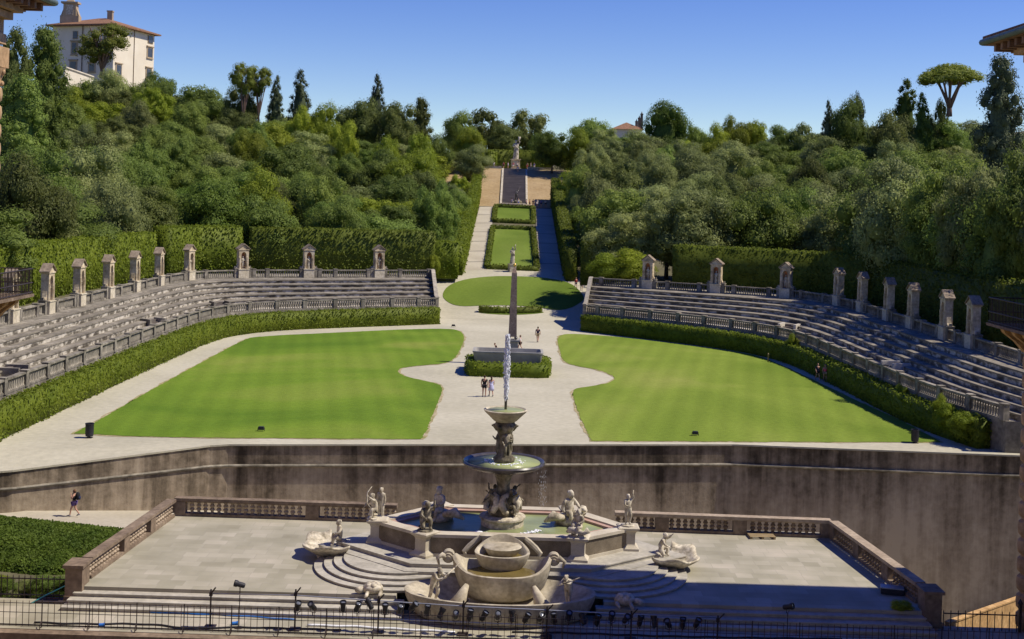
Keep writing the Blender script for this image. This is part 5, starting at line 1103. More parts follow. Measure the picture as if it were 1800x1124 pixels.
# ---- niches with statues
NS = .78
def build_niche():
    t = thing('statue_niche', 'x', 'niche', (0, 0, 0), 0, 'stone statue niches along the grandstands')
    mb = MB(); mb.box((0, 0, .56), (1.8, 1.15, 1.1)); mb.box((0, 0, 1.14), (1.95, 1.3, .10)); mb.obj('pedestal', M['ped'], t)
    for q in (-1, 1):
        mb = MB(); mb.box((q * 1.22, .1, .6), (.58, .8, 1.2)); mb.box((q * 1.22, .1, 1.25), (.68, .9, .1)); mb.box((q * 1.35, .1, 1.42), (.24, .3, .24)); mb.obj('side_pier', M['balus'], t)
        mb = MB(); mb.extrude([(q * .88, 1.19), (q * 1.3, 1.19), (q * 1.22, 1.38), (q * 1.02, 1.55), (q * .93, 1.85), (q * .88, 2.1)], (0, -.2, 0), (1, 0, 0), (0, 0, 1), (0, 1, 0), .5); mb.obj('scroll', M['warm'], t)
    w2, r, zs, zt = .88, .45, 2.95, 3.62
    mb = MB()
    for q in (-1, 1): mb.box((q * (w2 + r) / 2, .05, (1.19 + zs) / 2), (w2 - r, .9, zs - 1.19)); mb.box((q * .68, -.43, 1.95), (.2, .08, 1.5))
    arc = [(r * math.cos(a_), zs + r * math.sin(a_)) for a_ in np.linspace(math.pi, 0, 11)]
    for (p, q) in zip(arc, arc[1:]): mb.extrude([p, q, (q[0] if abs(q[0]) < r - .001 else q[0], zt), (p[0], zt)], (0, -.4, 0), (1, 0, 0), (0, 0, 1), (0, 1, 0), .9)
    for q in (-1, 1): mb.box((q * (w2 + r) / 2, .05, (zs + zt) / 2), (w2 - r, .9, zt - zs))
    mb.obj('frame', M['warm'], t)
    mb = MB(); mb.box((0, .42, 2.3), (.98, .14, 2.3)); mb.obj('niche_back', M['red'], t)
    mb = MB(); mb.box((0, .05, zt + .07), (1.98, 1.08, .14)); mb.obj('cornice', M['warm'], t)
    mb = MB(); mb.extrude([(-1.0, zt + .14), (1.0, zt + .14), (0, zt + .72)], (0, -.38, 0), (1, 0, 0), (0, 0, 1), (0, 1, 0), .86); mb.obj('pediment', M['warm'], t)
    mb = MB()
    for q in (-1, 1): mb.extrude([(q * 1.16, zt + .12), (q * 1.14, zt + .20), (0, zt + .88), (0, zt + .76)], (0, -.56, 0), (1, 0, 0), (0, 0, 1), (0, 1, 0), 1.22)
    mb.obj('roof', M['tileg'], t)
    for ch in t.children: ch.scale = (NS, NS, 1)
    return t
proto = build_niche(); first = True
NLl = ['pale niche half hidden behind the left balcony railing', 'nearest fully visible niche of the left row', 'second sunlit niche of the left row', 'third sunlit niche of the left row', 'fourth sunlit niche of the left row', 'fifth sunlit niche of the left row', 'sixth niche, last of the left row before the curve', 'front facing niche at the left of the left back seats', 'front facing niche in the middle of the left back seats', 'front facing niche nearest the oval lawn, left side']
NRl = ['front facing niche before the bright bushes, right of the oval lawn', 'front facing niche in the middle of the right back seats', 'front facing niche at the right of the right back seats', 'first niche of the shaded right row, at the curve', 'second niche of the shaded right row', 'third niche of the shaded right row', 'fourth niche of the shaded right row', 'fifth niche of the shaded right row', 'nearest niche of the right row, beside the right balcony']
for ps, U, lbs in ((LAs, LUl, NLl), (RAs, RUl, NRl)):
    cen = Vector((0, 85 * K, 0))
    for p, lb in zip(ps, lbs):
        i = min(range(len(U)), key=lambda q: (U[q] - p).length); i = max(1, min(len(U) - 2, i)); tn = U[i + 1] - U[i - 1]; nn = Vector((tn.y, -tn.x, 0)).normalized()
        if nn.dot(Vector((p.x, p.y, 0)) - cen) > 0: nn = -nn
        rz = math.atan2(nn.x, -nn.y); loc = (p.x, p.y, ZU - .004)
        if first: proto.location = loc; proto.rotation_euler = (0, 0, rz); proto['label'] = lb; first = False
        else: copy_tree(proto, loc, rz, label=lb)
        k = NLl.index(lb) if lb in NLl else NRl.index(lb) + 3
        statue('white marble figure standing in the ' + lb.split(',')[0].replace('front facing niche', 'niche'), (p.x + nn.x * .03, p.y + nn.y * .03, ZU + 1.19), rz, 1.65, ['stand', 'hold', 'raise_', 'stand', 'hold'][k % 5] if k % 5 != 2 else 'hold', robe=(k % 2 == 0), fat=1.1, group='statues standing in the niches', cat='statue', name='niche_statue')
# ================================================================== HEDGES
hedge('clipped_hedge', 'long sunlit clipped hedge below the left grandstand', 'hedge', [W(*p) for p in chaikin([(-32.75, 53.5), (-32.75, 80), (-32.3, 93), (-30.2, 97.4), (-26.6, 100.9), (-17.8, 105.0), (-9.0, 109.0)], 1, False)], 2.15, 1.15, 'hedge', 34, .20)
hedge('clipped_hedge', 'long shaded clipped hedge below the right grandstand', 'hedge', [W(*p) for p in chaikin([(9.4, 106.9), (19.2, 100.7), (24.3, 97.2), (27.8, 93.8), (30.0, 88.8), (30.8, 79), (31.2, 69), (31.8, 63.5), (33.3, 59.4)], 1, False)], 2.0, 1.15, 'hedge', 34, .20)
def rowh(label, pts, h, wd, leaf, dens=9, ls=.36, rough=.10): return hedge('tall_hedge', label, 'hedge', pts, h, wd, leaf, 20, .30, rough=rough)
rowh('tall clipped hedge behind the left row of niches', [W(-46.5, 66, 4.6), W(-46.5, 84, 4.6), W(-46.4, 98, 4.6), W(-46, 108, 4.6)], 6.0, 2.4, 'hedge', 7, .42)
rowh('taller hedge block where the left row of niches curves', [W(-45.5, 111, 4.6), W(-43, 116, 4.6), W(-38, 119, 4.6)], 6.6, 2.6, 'hedge', 7, .42)
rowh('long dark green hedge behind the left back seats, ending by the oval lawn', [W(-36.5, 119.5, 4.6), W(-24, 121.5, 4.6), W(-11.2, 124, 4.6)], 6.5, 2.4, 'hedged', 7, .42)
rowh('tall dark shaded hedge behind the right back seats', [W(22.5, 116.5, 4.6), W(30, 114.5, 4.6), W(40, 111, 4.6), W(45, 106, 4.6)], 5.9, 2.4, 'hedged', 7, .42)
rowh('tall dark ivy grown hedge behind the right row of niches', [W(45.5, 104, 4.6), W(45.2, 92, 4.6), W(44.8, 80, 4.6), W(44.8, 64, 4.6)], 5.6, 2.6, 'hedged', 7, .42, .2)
rowh('clipped block hedge at the foot of the left avenue path', [W(-11.6, 128.5, 4.2), W(-7.9, 128.8, 4.2)], 5.2, 2.2, 'hedge', 8, .36)
def alongprof(x0, x1, a_, b_, dz=-.1): return [W(lerp(x0, x1, k / 12), lerp(a_, b_, k / 12), zprof(lerp(a_, b_, k / 12) * K) + dz) for k in range(13)]
rowh('tall bright hedge wall lining the left avenue path uphill', alongprof(-8.1, -8.0, 131, 192), 4.6, 1.8, 'hedge', 7, .36)
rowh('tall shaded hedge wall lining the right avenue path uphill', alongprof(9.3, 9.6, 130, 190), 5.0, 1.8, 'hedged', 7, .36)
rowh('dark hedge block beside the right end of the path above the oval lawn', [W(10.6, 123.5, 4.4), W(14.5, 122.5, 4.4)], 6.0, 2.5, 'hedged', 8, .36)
for (c, nm) in ((CL, 'lower avenue lawn'), (CU, 'upper avenue lawn')):
    pts = [Vector(p) for p in c]
    for a_, b_, lb in ((0, 1, 'front'), (1, 2, 'right'), (2, 3, 'back'), (3, 0, 'left')):
        q = [pts[a_].lerp(pts[b_], k / 10) for k in range(11)]; q = [Vector((p.x, p.y, zprof(p.y))) for p in q]
        hedge('low_hedge', 'low trimmed hedge along the %s edge of the %s' % (lb, nm), 'hedge', q, .75, .7, 'hedged', 14, .3)
for a_, b_, lb in (((843, 549), (891, 551), 'left'), ((895, 551), (950, 549), 'right')):
    q0_, q1_ = asurf(*a_, zprof, 100), asurf(*b_, zprof, 100); hedge('low_hedge', 'short dark trimmed hedge at the foot of the oval lawn, %s of the obelisk' % lb, 'hedge', [Vector(q0_), (Vector(q0_) + Vector(q1_)) / 2 + Vector((0, -.3, 0)), Vector(q1_)], .85, 1.1, 'hedged', 16, .26)
# hedge ring round the granite basin (one clipped piece)
c0, c1 = az(818, 662, 0), az(967, 665, 0); xa, xb, ya, yb = c0[0] + .4, c1[0] - .4, c0[1] + .5, c0[1] + 6.4
hedge('clipped_hedge', 'low clipped hedge ring planted round the grey granite basin', 'hedge', [Vector(p) for p in ((xa, yb, 0), (xa, ya, 0), (xb, ya, 0), (xb, yb, 0), (xa + .4, yb, 0))], 1.25, .85, 'hedge', 30, .2)
# ivy bank left of the terrace: a sloping hedge mass
def bank_hedge():
    P = []; N = []; mb = MB(); n = 30; rings = []
    for k in range(n + 1):
        x = lerp(-36, -20.9, k / n); zt = lerp(-2.35, -3.1, min(1, max(0, (x + 31) / 10))); w_ = .25 * math.sin(x * 1.1)
        yt = (48.7 - .25 * max(0, (-31 - x))) * K; rings.append([(x, 45.2 * K + w_, -4.6), (x, 45.6 * K + w_, -3.9), (x, 46.8 * K, zt - .35), (x, yt - 1.3, zt), (x, yt, zt), (x, yt, -5)])
    mb.sweep(rings)
    for _ in range(42000):
        t = RNG.uniform(0, n - .01); i = int(t); f = t - i; s_ = RNG.choice([0, 1, 1, 1, 2, 2, 3]); g_ = RNG.uniform()
        a_ = Vector(rings[i][s_]).lerp(Vector(rings[i][s_ + 1]), g_); b_ = Vector(rings[i + 1][s_]).lerp(Vector(rings[i + 1][s_ + 1]), g_); p = a_.lerp(b_, f)
        P.append((p.x, p.y - RNG.uniform(0, .12), p.z + RNG.uniform(0, .08))); N.append((0, -.6, .7))
    me = mesh_from('ivy_bank', leaf_arrays(np.array(P), np.array(N), .15, .6), mb.v, mb.f, L['ivy']); o = link('ivy_bank', me); center_origin(o); tag(o, 'sloping bank of glossy ivy hedge between the ramp and the left balustrade', 'hedge')
bank_hedge()
for k, (x, y0, r, h, lf, lb) in enumerate([(-25.6, 43.2, .8, .5, 'lime', 'yellow green bush at the left edge below the ivy bank'), (-23.9, 42.8, .7, .4, 'olive', 'dull green shrub below the ivy bank near the end pier'), (-22.6, 42.6, 1.0, .9, 'oak', 'low dark shrub behind the iron fence at the left'), (-25.2, 42.3, 1.1, .9, 'ivy', 'low green shrub behind the iron fence at the left edge'), (-21.6, 42.3, .7, .8, 'ivy', 'small green shrub against the brown end pier')]):
    bush('shrub', lb, W(x, y0, -4.25), r, h + .5, lf, crown='round%d' % (k % 5))
bush('weed', 'tuft of weeds growing at the corner of the right terrace steps', W(19.4, 41.25, ZT), .55, .5, 'lime', cat='plant')
for k, (px, py, y0, r, h, lf, lb) in enumerate([(1072, 490, 119, 3.4, 4.6, 'lime', 'bright sunlit bush behind the niche nearest the oval lawn, right'), (1110, 492, 118.5, 3.2, 5.2, 'lime', 'second bright bush right of the path above the oval lawn'), (1112, 470, 124, 2.4, 7.4, 'olive', 'rounded olive green bush rising behind the bright bushes'), (762, 480, 123, .9, 3.6, 'lime', 'narrow light green shrub at the end of the left back hedge')]):
    x = ay(px, py, y0)[0]; bush('bush', lb, W(x, y0, 4.4), r, h, lf, crown='round%d' % (k % 5))
for k, (px, py, y0, hh) in enumerate([(1395, 590, 89.5, 2.9), (1640, 706, 62.8, 2.7), (1660, 715, 61.8, 2.6), (1690, 735, 60.3, 2.3), (1560, 682, 68, 2.4)]):
    x = [29.9, 32.0, 32.1, 32.6, 31.5][k]; bush('sprig', ['bright shoot sticking out of the right hedge at the curve', 'tall light shoot on the right hedge near its end', 'leafy light shoot on the right hedge near its end', 'light leafy clump at the near end of the right hedge', 'small yellowish clump midway along the right hedge'][k], W(x, y0, .2), [.8, .7, .9, 1.2, .6][k], hh, 'lime', cat='shoot', crown='round%d' % k, group='light shoots on the right hedge')
# ================================================================== OBELISK, BASIN, STATUES, BINS
p = az(899.5, 640, 0); T = thing('obelisk', 'tall reddish granite obelisk on a grey pedestal with bronze feet', 'obelisk', p)
mb = MB(); mb.box((0, 0, .12), (1.7, 1.7, .24)); mb.box((0, 0, 1.25), (1.12, 1.12, 2.05)); mb.box((0, 0, 2.35), (1.45, 1.45, .16)); mb.box((0, 0, .34), (1.32, 1.32, .2)); mb.obj('pedestal', M['granite'], T)
for sx in (-1, 1):
    for sy in (-1, 1): mb = MB(); mb.sphere((sx * .33, sy * .33, 2.58), (.16, .16, .16), 8, 6); mb.obj('foot', M['bronze'], T, smooth=True)
mb = MB(); mb.lathe([(.58, 2.72), (.365, 9.0), (.03, 9.7)], n=4, ph=math.pi / 4); mb.obj('shaft', M['obel'], T)
mb = MB(); mb.sphere((0, 0, 9.8), .16, 10, 7); mb.lathe([(.05, 9.6), (.1, 9.68)], n=8); mb.obj('finial', M['gold'], T, smooth=True)
p = az(892, 650, 0); T = thing('granite_basin', 'huge grey granite bathtub basin inside the hedge ring, before the obelisk', 'basin', (p[0], c0[1] + 3.3, 0))
mb = MB(); L1, W1, L2, W2 = 6.6, 3.3, 5.7, 2.5
def rr_(l, w_, z, n=5, r=.35):
    out = []
    for sx, sy, a0 in ((1, 1, 0), (-1, 1, 1), (-1, -1, 2), (1, -1, 3)):
        for k in range(n): a_ = (a0 + k / (n - 1)) * math.pi / 2; out.append((sx * (l / 2 - r) + r * math.cos(a_), sy * (w_ / 2 - r) + r * math.sin(a_), z))
    return out
mb.sweep([rr_(L2, W2, .75), rr_(L2 + .5, W2 + .45, 1.2), rr_(L1 - .12, W1 - .1, 1.95), rr_(L1, W1, 2.0), rr_(L1, W1, 2.12), rr_(L1 - .45, W1 - .45, 2.12), rr_(L2 + .1, W2, 1.3), rr_(L2 - .6, W2 - .6, 1.05)]); mb.obj('tub', M['granite'], T, smooth=math.radians(30))
for q in (-1, 1): mb = MB(); mb.box((q * 1.9, 0, .37), (.8, 2.2, .75)); mb.obj('support', M['granite'], T)
p = asurf(900, 478, zprof); T = statue('grey marble statue with a raised arm on a plinth above the oval lawn', (p[0], p[1], p[2] + 1.2), .3, 2.7, 'raise_', robe=True, extra=staff)
mb = MB(); mb.box((0, 0, -.62), (1.05, 1.05, 1.2)); mb.box((0, 0, -.02), (1.2, 1.2, .12)); mb.obj('plinth', M['marble'], T)
p = ay(906, 294, 214); T = statue('towering white goddess statue holding up a sheaf at the top of the garden', (p[0], p[1], 23.4 + 2.3), .15, 5.0, 'raise_', robe=True, extra=lambda P: (lambda mb: (mb.tube([Vector(P['wrl']) + Vector((0, 0, -.15)), Vector(P['wrl']) + Vector((.04, 0, .25))], [.06, .13], 7), mb)[1])(MB()))
mb = MB(); mb.box((0, 0, -1.1), (2.0, 2.0, 2.5)); mb.box((0, 0, .1), (2.4, 2.4, .2)); mb.box((0, 0, -2.15), (2.5, 2.5, .35)); mb.obj('pedestal', M['warm'], T)
mb = MB(); mb.box((0, -1.02, -1.0), (1.3, .06, 1.2)); mb.obj('panel', M['marble'], T)
hedge('tall_hedge', 'dark clipped hedge screen behind the goddess statue', 'hedge', [W(-9, 221, 23.4), W(.4, 222, 23.4), W(10, 221, 23.4)], 5.0, 2.0, 'hedged', 6, .5)
hedge('tall_hedge', 'lit clipped hedge flank left of the goddess statue', 'hedge', [W(-6.5, 218, 23.4), W(-4.6, 219.5, 23.4)], 4.6, 1.6, 'hedge', 6, .5)
hedge('tall_hedge', 'lit clipped hedge flank right of the goddess statue', 'hedge', [W(5.2, 219.5, 23.4), W(7.5, 218, 23.4)], 4.6, 1.6, 'hedge', 6, .5)
T = thing('garden_stairs', 'broad dark stone stairway climbing from the bronze fountain to the goddess statue', 'stairs', W(.5, 184, 14.3))
mb = MB()
for k in range(34):
    ya_, yb_ = (184.5 + 23.5 * k / 34) * K, (184.5 + 23.5 * (k + 1) / 34) * K; x0, x1 = -2.15, 3.05; mb.box(((x0 + x1) / 2, (ya_ + yb_) / 2, zprof(yb_) - .4), (x1 - x0, yb_ - ya_ - .004, 1.0))
mb.obj('stairway', M['hillstair'], T, world=True)
for x in (-2.4, 3.3): mb = MB(); rail(mb, [W(x, 184.5 + k, zprof((184.5 + k) * K)) for k in range(24)], .45, -.3, .3); mb.obj('kerb', M['marble'], T, world=True)
T = thing('low_wall', 'low pale wall along the terrace edge below the goddess statue', 'wall', W(.4, 208.4, 23.2))
for x0, x1 in ((-9, -2.7), (3.6, 10)): mb = MB(); mb.box(((x0 + x1) / 2, 208.6 * K, 23.4), (x1 - x0, .6, .9)); mb.obj('section', M['marble'], T, world=True)
# bronze sea god in a pond
p = asurf(907, 362, zprof, 140); T = thing('pond_fountain', 'small round pond with rocks below the dark stairway', 'pond', (p[0], p[1], p[2] + .02))
mb = MB(); mb.lathe([(3.4, 0), (3.4, .45), (3.1, .5), (3.0, .2)], n=28, sy=.8); mb.obj('kerb', M['marble'], T); mb = MB(); mb.lathe([(2.95, .25), (2.95, .3)], n=24, sy=.8); mb.obj('water', M['water'], T)
mb = MB(); 
for k in range(12): mb.sphere((random.uniform(-1, 1), random.uniform(-.7, .7), .5 + .3 * random.random()), (random.uniform(.3, .6),) * 3, 7, 5)
mb.obj('rocks', M['stain'], T, smooth=True)
statue('dark bronze figure with a trident standing on the pond rocks', (p[0], p[1], p[2] + .9), .6, 2.6, 'raise_', 'bronze', extra=lambda P: (lambda mb: (mb.tube([Vector(P['wrr']) + Vector((-.5, -.2, -.9)), Vector(P['wrl']) + Vector((.35, 0, .5))], .03, 6), mb)[1])(MB()))
def bin_(label, px, py):
    t = thing('litter_bin', label, 'bin', az(px, py, 0), 0, 'litter bins'); mb = MB(); mb.lathe([(.24, .12), (.27, .3), (.27, .88), (.29, .9), (.29, .96), (.24, .96), (.22, .5)], n=14); mb.obj('drum', M['black'], t, smooth=math.radians(40))
    mb = MB(); mb.lathe([(.05, 0), (.05, .15)], n=8); mb.box((0, 0, .02), (.4, .4, .03)); mb.obj('foot', M['iron'], t)
bin_('black litter bin at the near tip of the left lawn', 157, 770); bin_('black litter bin at the near tip of the right lawn', 1608, 779)
def floodbox(label, px, py, z=.04):
    t = thing('ground_lamp', label, 'lamp', az(px, py, z), 0); mb = MB(); mb.box((0, 0, .2), (.42, .25, .22), .0, .85); mb.obj('housing', M['black'], t); mb = MB(); mb.box((0, .13, .2), (.34, .01, .16)); mb.obj('lens', M['glass'], t); mb = MB(); mb.tube([(-.24, 0, 0), (-.24, 0, .22), (.24, 0, .22), (.24, 0, 0)], .02, 5); mb.obj('bracket', M['iron'], t)
floodbox('small black ground lamp on the front of the left lawn', 459, 758); floodbox('small black ground lamp on the front of the right lawn', 1222, 766); floodbox('small black lamp on the gravel by the end of the left hedge', 797, 575)
t = thing('post', 'short thin post on the path beside the right lawn', 'post', az(1350, 637, 0)); mb = MB(); mb.lathe([(.06, 0), (.06, .8), (.09, .85), (.02, .95)], n=8); mb.obj('shaft', M['wood'], t, smooth=True)
# ================================================================== PALACE WINGS
def wing(s_, xw, label, up=0.0):
    T = thing('palace_wing', label, 'palace', (s_ * (abs(xw) + 9), 21 * K, -12)); X = abs(xw); Y1 = 42.1 * K
    mb = MB(); mb.box((s_ * (X + 11.4), Y1 / 2 - 3, 6.2 + up / 2), (22, Y1 + 6, 36.4 + up)); mb.obj('wall', M['palace'], T, world=True)
    # rusticated corner columns
    for yy in (Y1 - .2, Y1 - 6.5, Y1 - 13):
        mb = MB(); pr = [(.6, -12)]; z = -12
        while z < 20.6: pr += [(.38, z + .02), (.52, z + .16), (.55, z + .45), (.52, z + .74), (.38, z + .87)]; z += .9
        pr += [(.36, 20.9), (.45, 21.0), (.42, 21.1), (.40, 21.4), (.6, 21.9), (.68, 22.15)]; mb.lathe(pr, (s_ * (X + .48), yy, 0), 16)
        for k in range(8): a_ = k * math.pi / 4; mb.sphere((s_ * (X + .48) + .55 * math.cos(a_), yy + .55 * math.sin(a_), 21.95), .16, 7, 5); mb.sphere((s_ * (X + .48) + .48 * math.cos(a_ + .4), yy + .48 * math.sin(a_ + .4), 21.4), .14, 7, 5)
        mb.box((s_ * (X + .5), yy, 22.28 + up / 2), (1.25, 1.25, .2 + up)); mb.obj('column', M['palace'], T, world=True, smooth=math.radians(40))
    mb = MB()
    for (dx, z_, h_) in ((.12, 22.75, .5), (.22, 23.35, .8), (-.1, 23.92, .35), (-.45, 24.35, .42)): mb.box((s_ * (X + 11 + dx / 2), Y1 / 2 - 3 - dx / 2, z_ + up), (22.6 - dx, Y1 + 6 - dx, h_))
    mb.obj('entablature', M['palace'], T, world=True)
    ov = 1.9; x0, x1, ye = X - ov + .2, X + 24, Y1 + ov
    mb = MB(); mb.box((s_ * (x0 + x1) / 2, ye / 2 - 3, 24.83 + up), (x1 - x0, ye + 6, .16)); mb.obj('soffit', M['eave'], T, world=True)
    mb = MB(); k = 0
    for q in np.arange(Y1 - 16, ye - .3, .85): mb.box((s_ * (X - .62), q, 24.55 + up), (1.7, .26, .36))
    for q in np.arange(X - .3, X + 8, .85): mb.box((s_ * q, Y1 + .85, 24.55 + up), (.26, 1.5, .36))
    mb.obj('brackets', M['eave'], T, world=True)
    mb = MB(); mb.tube([(s_ * (x0 - .06), -4, 24.93 + up), (s_ * (x0 - .06), ye + .06, 24.93 + up), (s_ * x1, ye + .06, 24.93 + up)], .17, 8); mb.obj('gutter', M['gutter'], T, world=True, smooth=True)
    zt = 25.0 + up; rise = .36; xr = (x0 + x1) / 2; hgt = (xr - x0) * rise
    mb = MB(); A = [(s_ * x0, -6, zt), (s_ * x1, -6, zt), (s_ * x1, ye, zt), (s_ * x0, ye, zt)]; R1, R2 = (s_ * xr, -6, zt + hgt), (s_ * xr, ye - (xr - x0), zt + hgt)
    mb.add(A + [R1, R2], [(0, 3, 5, 4), (1, 4, 5, 2), (3, 2, 5), (0, 4, 1), (0, 1, 2, 3)]); rf = mb.obj('roof', M['tile'], T, world=True)
    mb = MB()
    for q in np.arange(ye - 18, ye - .1, .32):
        top = min(4.0, max(.4, (ye - q) / 1)); mb.tube([(s_ * (x0 - .12), q, zt + .06), (s_ * (x0 + top), q, zt + .08 + top * rise)], .10, 6)
    for q in np.arange(x0 + .1, x0 + 14, .32):
        top = min(4.0, max(.2, q - x0)); mb.tube([(s_ * q, ye + .12, zt + .06), (s_ * q, ye - top, zt + .08 + top * rise)], .10, 6)
    mb.tube([(s_ * x0, ye, zt + .1), (s_ * (x0 + 5), ye - 5, zt + .12 + 5 * rise)], .15, 7); mb.obj('roof_tiles', M['tile'], T, world=True, smooth=True)
    # balcony wrapped round the corner
    bz = 11.05; bx0, bx1, by0, by1 = X - 1.75, X + 2, Y1 - 4.4, Y1 + .35
    mb = MB(); mb.box((s_ * (bx0 + bx1) / 2, (by0 + by1) / 2, bz - .07), (bx1 - bx0, by1 - by0, .14)); bal = mb.obj('balcony', M['brownstone'], T, world=True); 
    for q in np.linspace(by0 + .4, by1 - .5, 4):
        mb = MB(); mb.extrude([(0, -.142), (1.2, -.142), (1.05, -.45), (.5, -.85), (0, -1.4)], (s_ * (X - .02), q - .22, bz), (-s_, 0, 0), (0, 0, 1), (0, 1, 0), .44); mb.obj('corbel', M['ochre'], T, world=True)
    mb = MB(); L_ = [(s_ * bx0 + s_ * .08, by0), (s_ * bx0 + s_ * .08, by1 - .08), (s_ * bx1, by1 - .08)]
    for (a_, b_) in zip(L_, L_[1:]):
        n = int(math.hypot(b_[0] - a_[0], b_[1] - a_[1]) / .17)
        for k in range(n + 1): x, y = lerp(a_[0], b_[0], k / n), lerp(a_[1], b_[1], k / n); mb.box((x, y, bz + .62), (.03, .03, 1.24))
        for zz in (.08, .55, 1.24): mb.tube([(a_[0], a_[1], bz + zz), (b_[0], b_[1], bz + zz)], .035, 6)
    mb.obj('balcony_railing', M['iron'], T, world=True)
    # facade towards the garden and courtyard: framed windows
    for zc in (-5, 5.5, 17):
        for yy in (Y1 - 3.4, Y1 - 9.8): mb = MB(); mb.box((s_ * (X + .38), yy, zc), (.16, 1.9, 3.9)); f = mb.obj('window_frame', M['frame'], T, world=True); mb = MB(); mb.box((s_ * (X + .30), yy, zc), (.06, 1.4, 3.3)); mb.obj('pane', M['window'], T, world=True)
wing(-1, -25.3, 'left palace wing with rusticated column, eave and balcony at the left edge', .8); wing(1, 25.45, 'right palace wing with tiled eave and iron balcony at the right edge', .2)
# ================================================================== HILL BUILDINGS
def villa():
    C_, R_, Lp = W(-126.5, 268), W(-120.5, 284), W(-148.5, 273); far = R_ + Lp - C_
    T = thing('villa', 'large cream hilltop villa with a bell tower and wide tiled eaves', 'building', (C_.x, C_.y, 46)); zb, zt = 44.0, 66.4
    q = [C_, R_, far, Lp]; mb = MB(); mb.prism([(p.x, p.y) for p in q], zb, zt); mb.obj('wall', M['cream'], T, world=True)
    cen = (C_ + far) / 2; e = [cen + (p - cen) * 1.14 for p in q]; mb = MB()
    top = [cen + (p - cen) * .12 for p in q]; vs = [(p.x, p.y, zt) for p in e] + [(p.x, p.y, zt + .45) for p in e] + [(p.x, p.y, zt + 4.0) for p in top]
    mb.add(vs, [(0, 1, 2, 3), (0, 4, 5, 1), (1, 5, 6, 2), (2, 6, 7, 3), (3, 7, 4, 0), (4, 8, 9, 5), (5, 9, 10, 6), (6, 10, 11, 7), (7, 11, 8, 4), (8, 11, 10, 9)]); rf = mb.obj('roof', M['tile'], T, world=True)
    mb = MB(); p = ay(194, 30, 276); mb.box((p[0], p[1], 69.5), (1.6, 1.6, 5.5)); mb.box((p[0], p[1], 72.4), (1.9, 1.9, .4)); o = mb.obj('chimney', M['brownlite'], None); o.parent = rf; 
    for v in o.data.vertices: v.co -= Vector(T.location)
    p = ay(124, 40, 274); mb = MB(); mb.box((p[0], p[1], 68.2), (6.0, 2.6, 3.8)); mb.extrude([(-2.1, 70), (2.1, 70), (2.0, 74), (-2.0, 74)], (p[0], p[1] - 1.2, 0), (1, 0, 0), (0, 0, 1), (0, 1, 0), 2.4); mb.extrude([(-3, 70), (-2.1, 70), (-2.1, 72.4)], (p[0], p[1] - .8, 0), (1, 0, 0), (0, 0, 1), (0, 1, 0), 1.6); mb.extrude([(3, 70), (2.1, 72.4), (2.1, 70)], (p[0], p[1] - .8, 0), (1, 0, 0), (0, 0, 1), (0, 1, 0), 1.6); mb.box((p[0], p[1], 74.3), (5.4, 3.2, .6)); mb.lathe([(2, 0), (1.2, .7), (.3, 1)], (p[0], p[1], 74.6), 4, 1, .6, math.pi / 4); bt = mb.obj('bell_tower', M['frame'], T, world=True)
    mb = MB(); mb.box((p[0], p[1] - 1.25, 72), (2.3, .1, 3.2)); o = mb.obj('clock_panel', M['marble'], T, world=True)
    mb = MB()
    for s_ in (-.9, .9): mb.tube([(p[0] + s_, p[1], 75.2), (p[0], p[1], 78.2)], .1, 5)
    mb.lathe([(.55, 76), (.45, 76.5), (.2, 76.9)], (p[0], p[1], 0), 8); mb.obj('bell_frame', M['iron'], T, world=True)
    def win(px, py, face, w_, h_, fr=True):
        a_, b_ = (C_, R_) if face == 'r' else (C_, Lp); d = (b_ - a_).normalized(); nn = Vector((d.y, -d.x, 0)); nn = nn if nn.dot(cen - a_) < 0 else -nn
        u, v = uv(px, py); lo, hi = 0, 1
        best = min((k / 200 for k in range(201)), key=lambda t: abs((lambda p: p.x * F0 / (p.y / K) - u)(a_.lerp(b_, t)))); p = a_.lerp(b_, best); z = H - v * (p.y / K) / F0; rz = math.atan2(d.y, d.x)
        mb = MB(); c = p + nn * .06
        if fr: mb.box((c.x, c.y, z), (w_ + .9, .3, h_ + .9), rz); mb.box((c.x + nn.x * .1, c.y + nn.y * .1, z + h_ / 2 + .6), (w_ + 1.5, .6, .35), rz); mb.box((c.x + nn.x * .1, c.y + nn.y * .1, z - h_ / 2 - .5), (w_ + 1.2, .5, .25), rz)
        else: mb.box((c.x, c.y, z), (w_ + .4, .2, h_ + .4), rz)
        f = mb.obj('window', M['frame'], T, world=True); c = p + nn * .2; mb = MB(); mb.box((c.x, c.y, z), (w_, .16, h_), rz); o = mb.obj('pane', M['window'], None); o.parent = f
        for v_ in o.data.vertices: v_.co -= Vector(T.location)
    for a_ in [(133, 62, 'l', 1.5, 2.2, False), (131, 85, 'l', 1.6, 3.4), (129, 115, 'l', 2.0, 2.2), (162, 119, 'l', 1.8, 2.2), (208, 124, 'r', 2.6, 3.2), (264, 70, 'r', 2.8, 2.2, False), (263, 93, 'r', 2.8, 2.8), (261, 130, 'r', 2.8, 3.0)]: win(*a_)
    mb = MB()
    for px, f in ((150, 'l'), (237, 'r')):
        a_, b_ = (C_, R_) if f == 'r' else (C_, Lp); t = .5; p = a_.lerp(b_, .5); mb.tube([(p.x, p.y - .3, zb), (p.x, p.y - .3, zt)], .16, 6)
    mb.obj('downpipe', M['brownstone'], T, world=True)
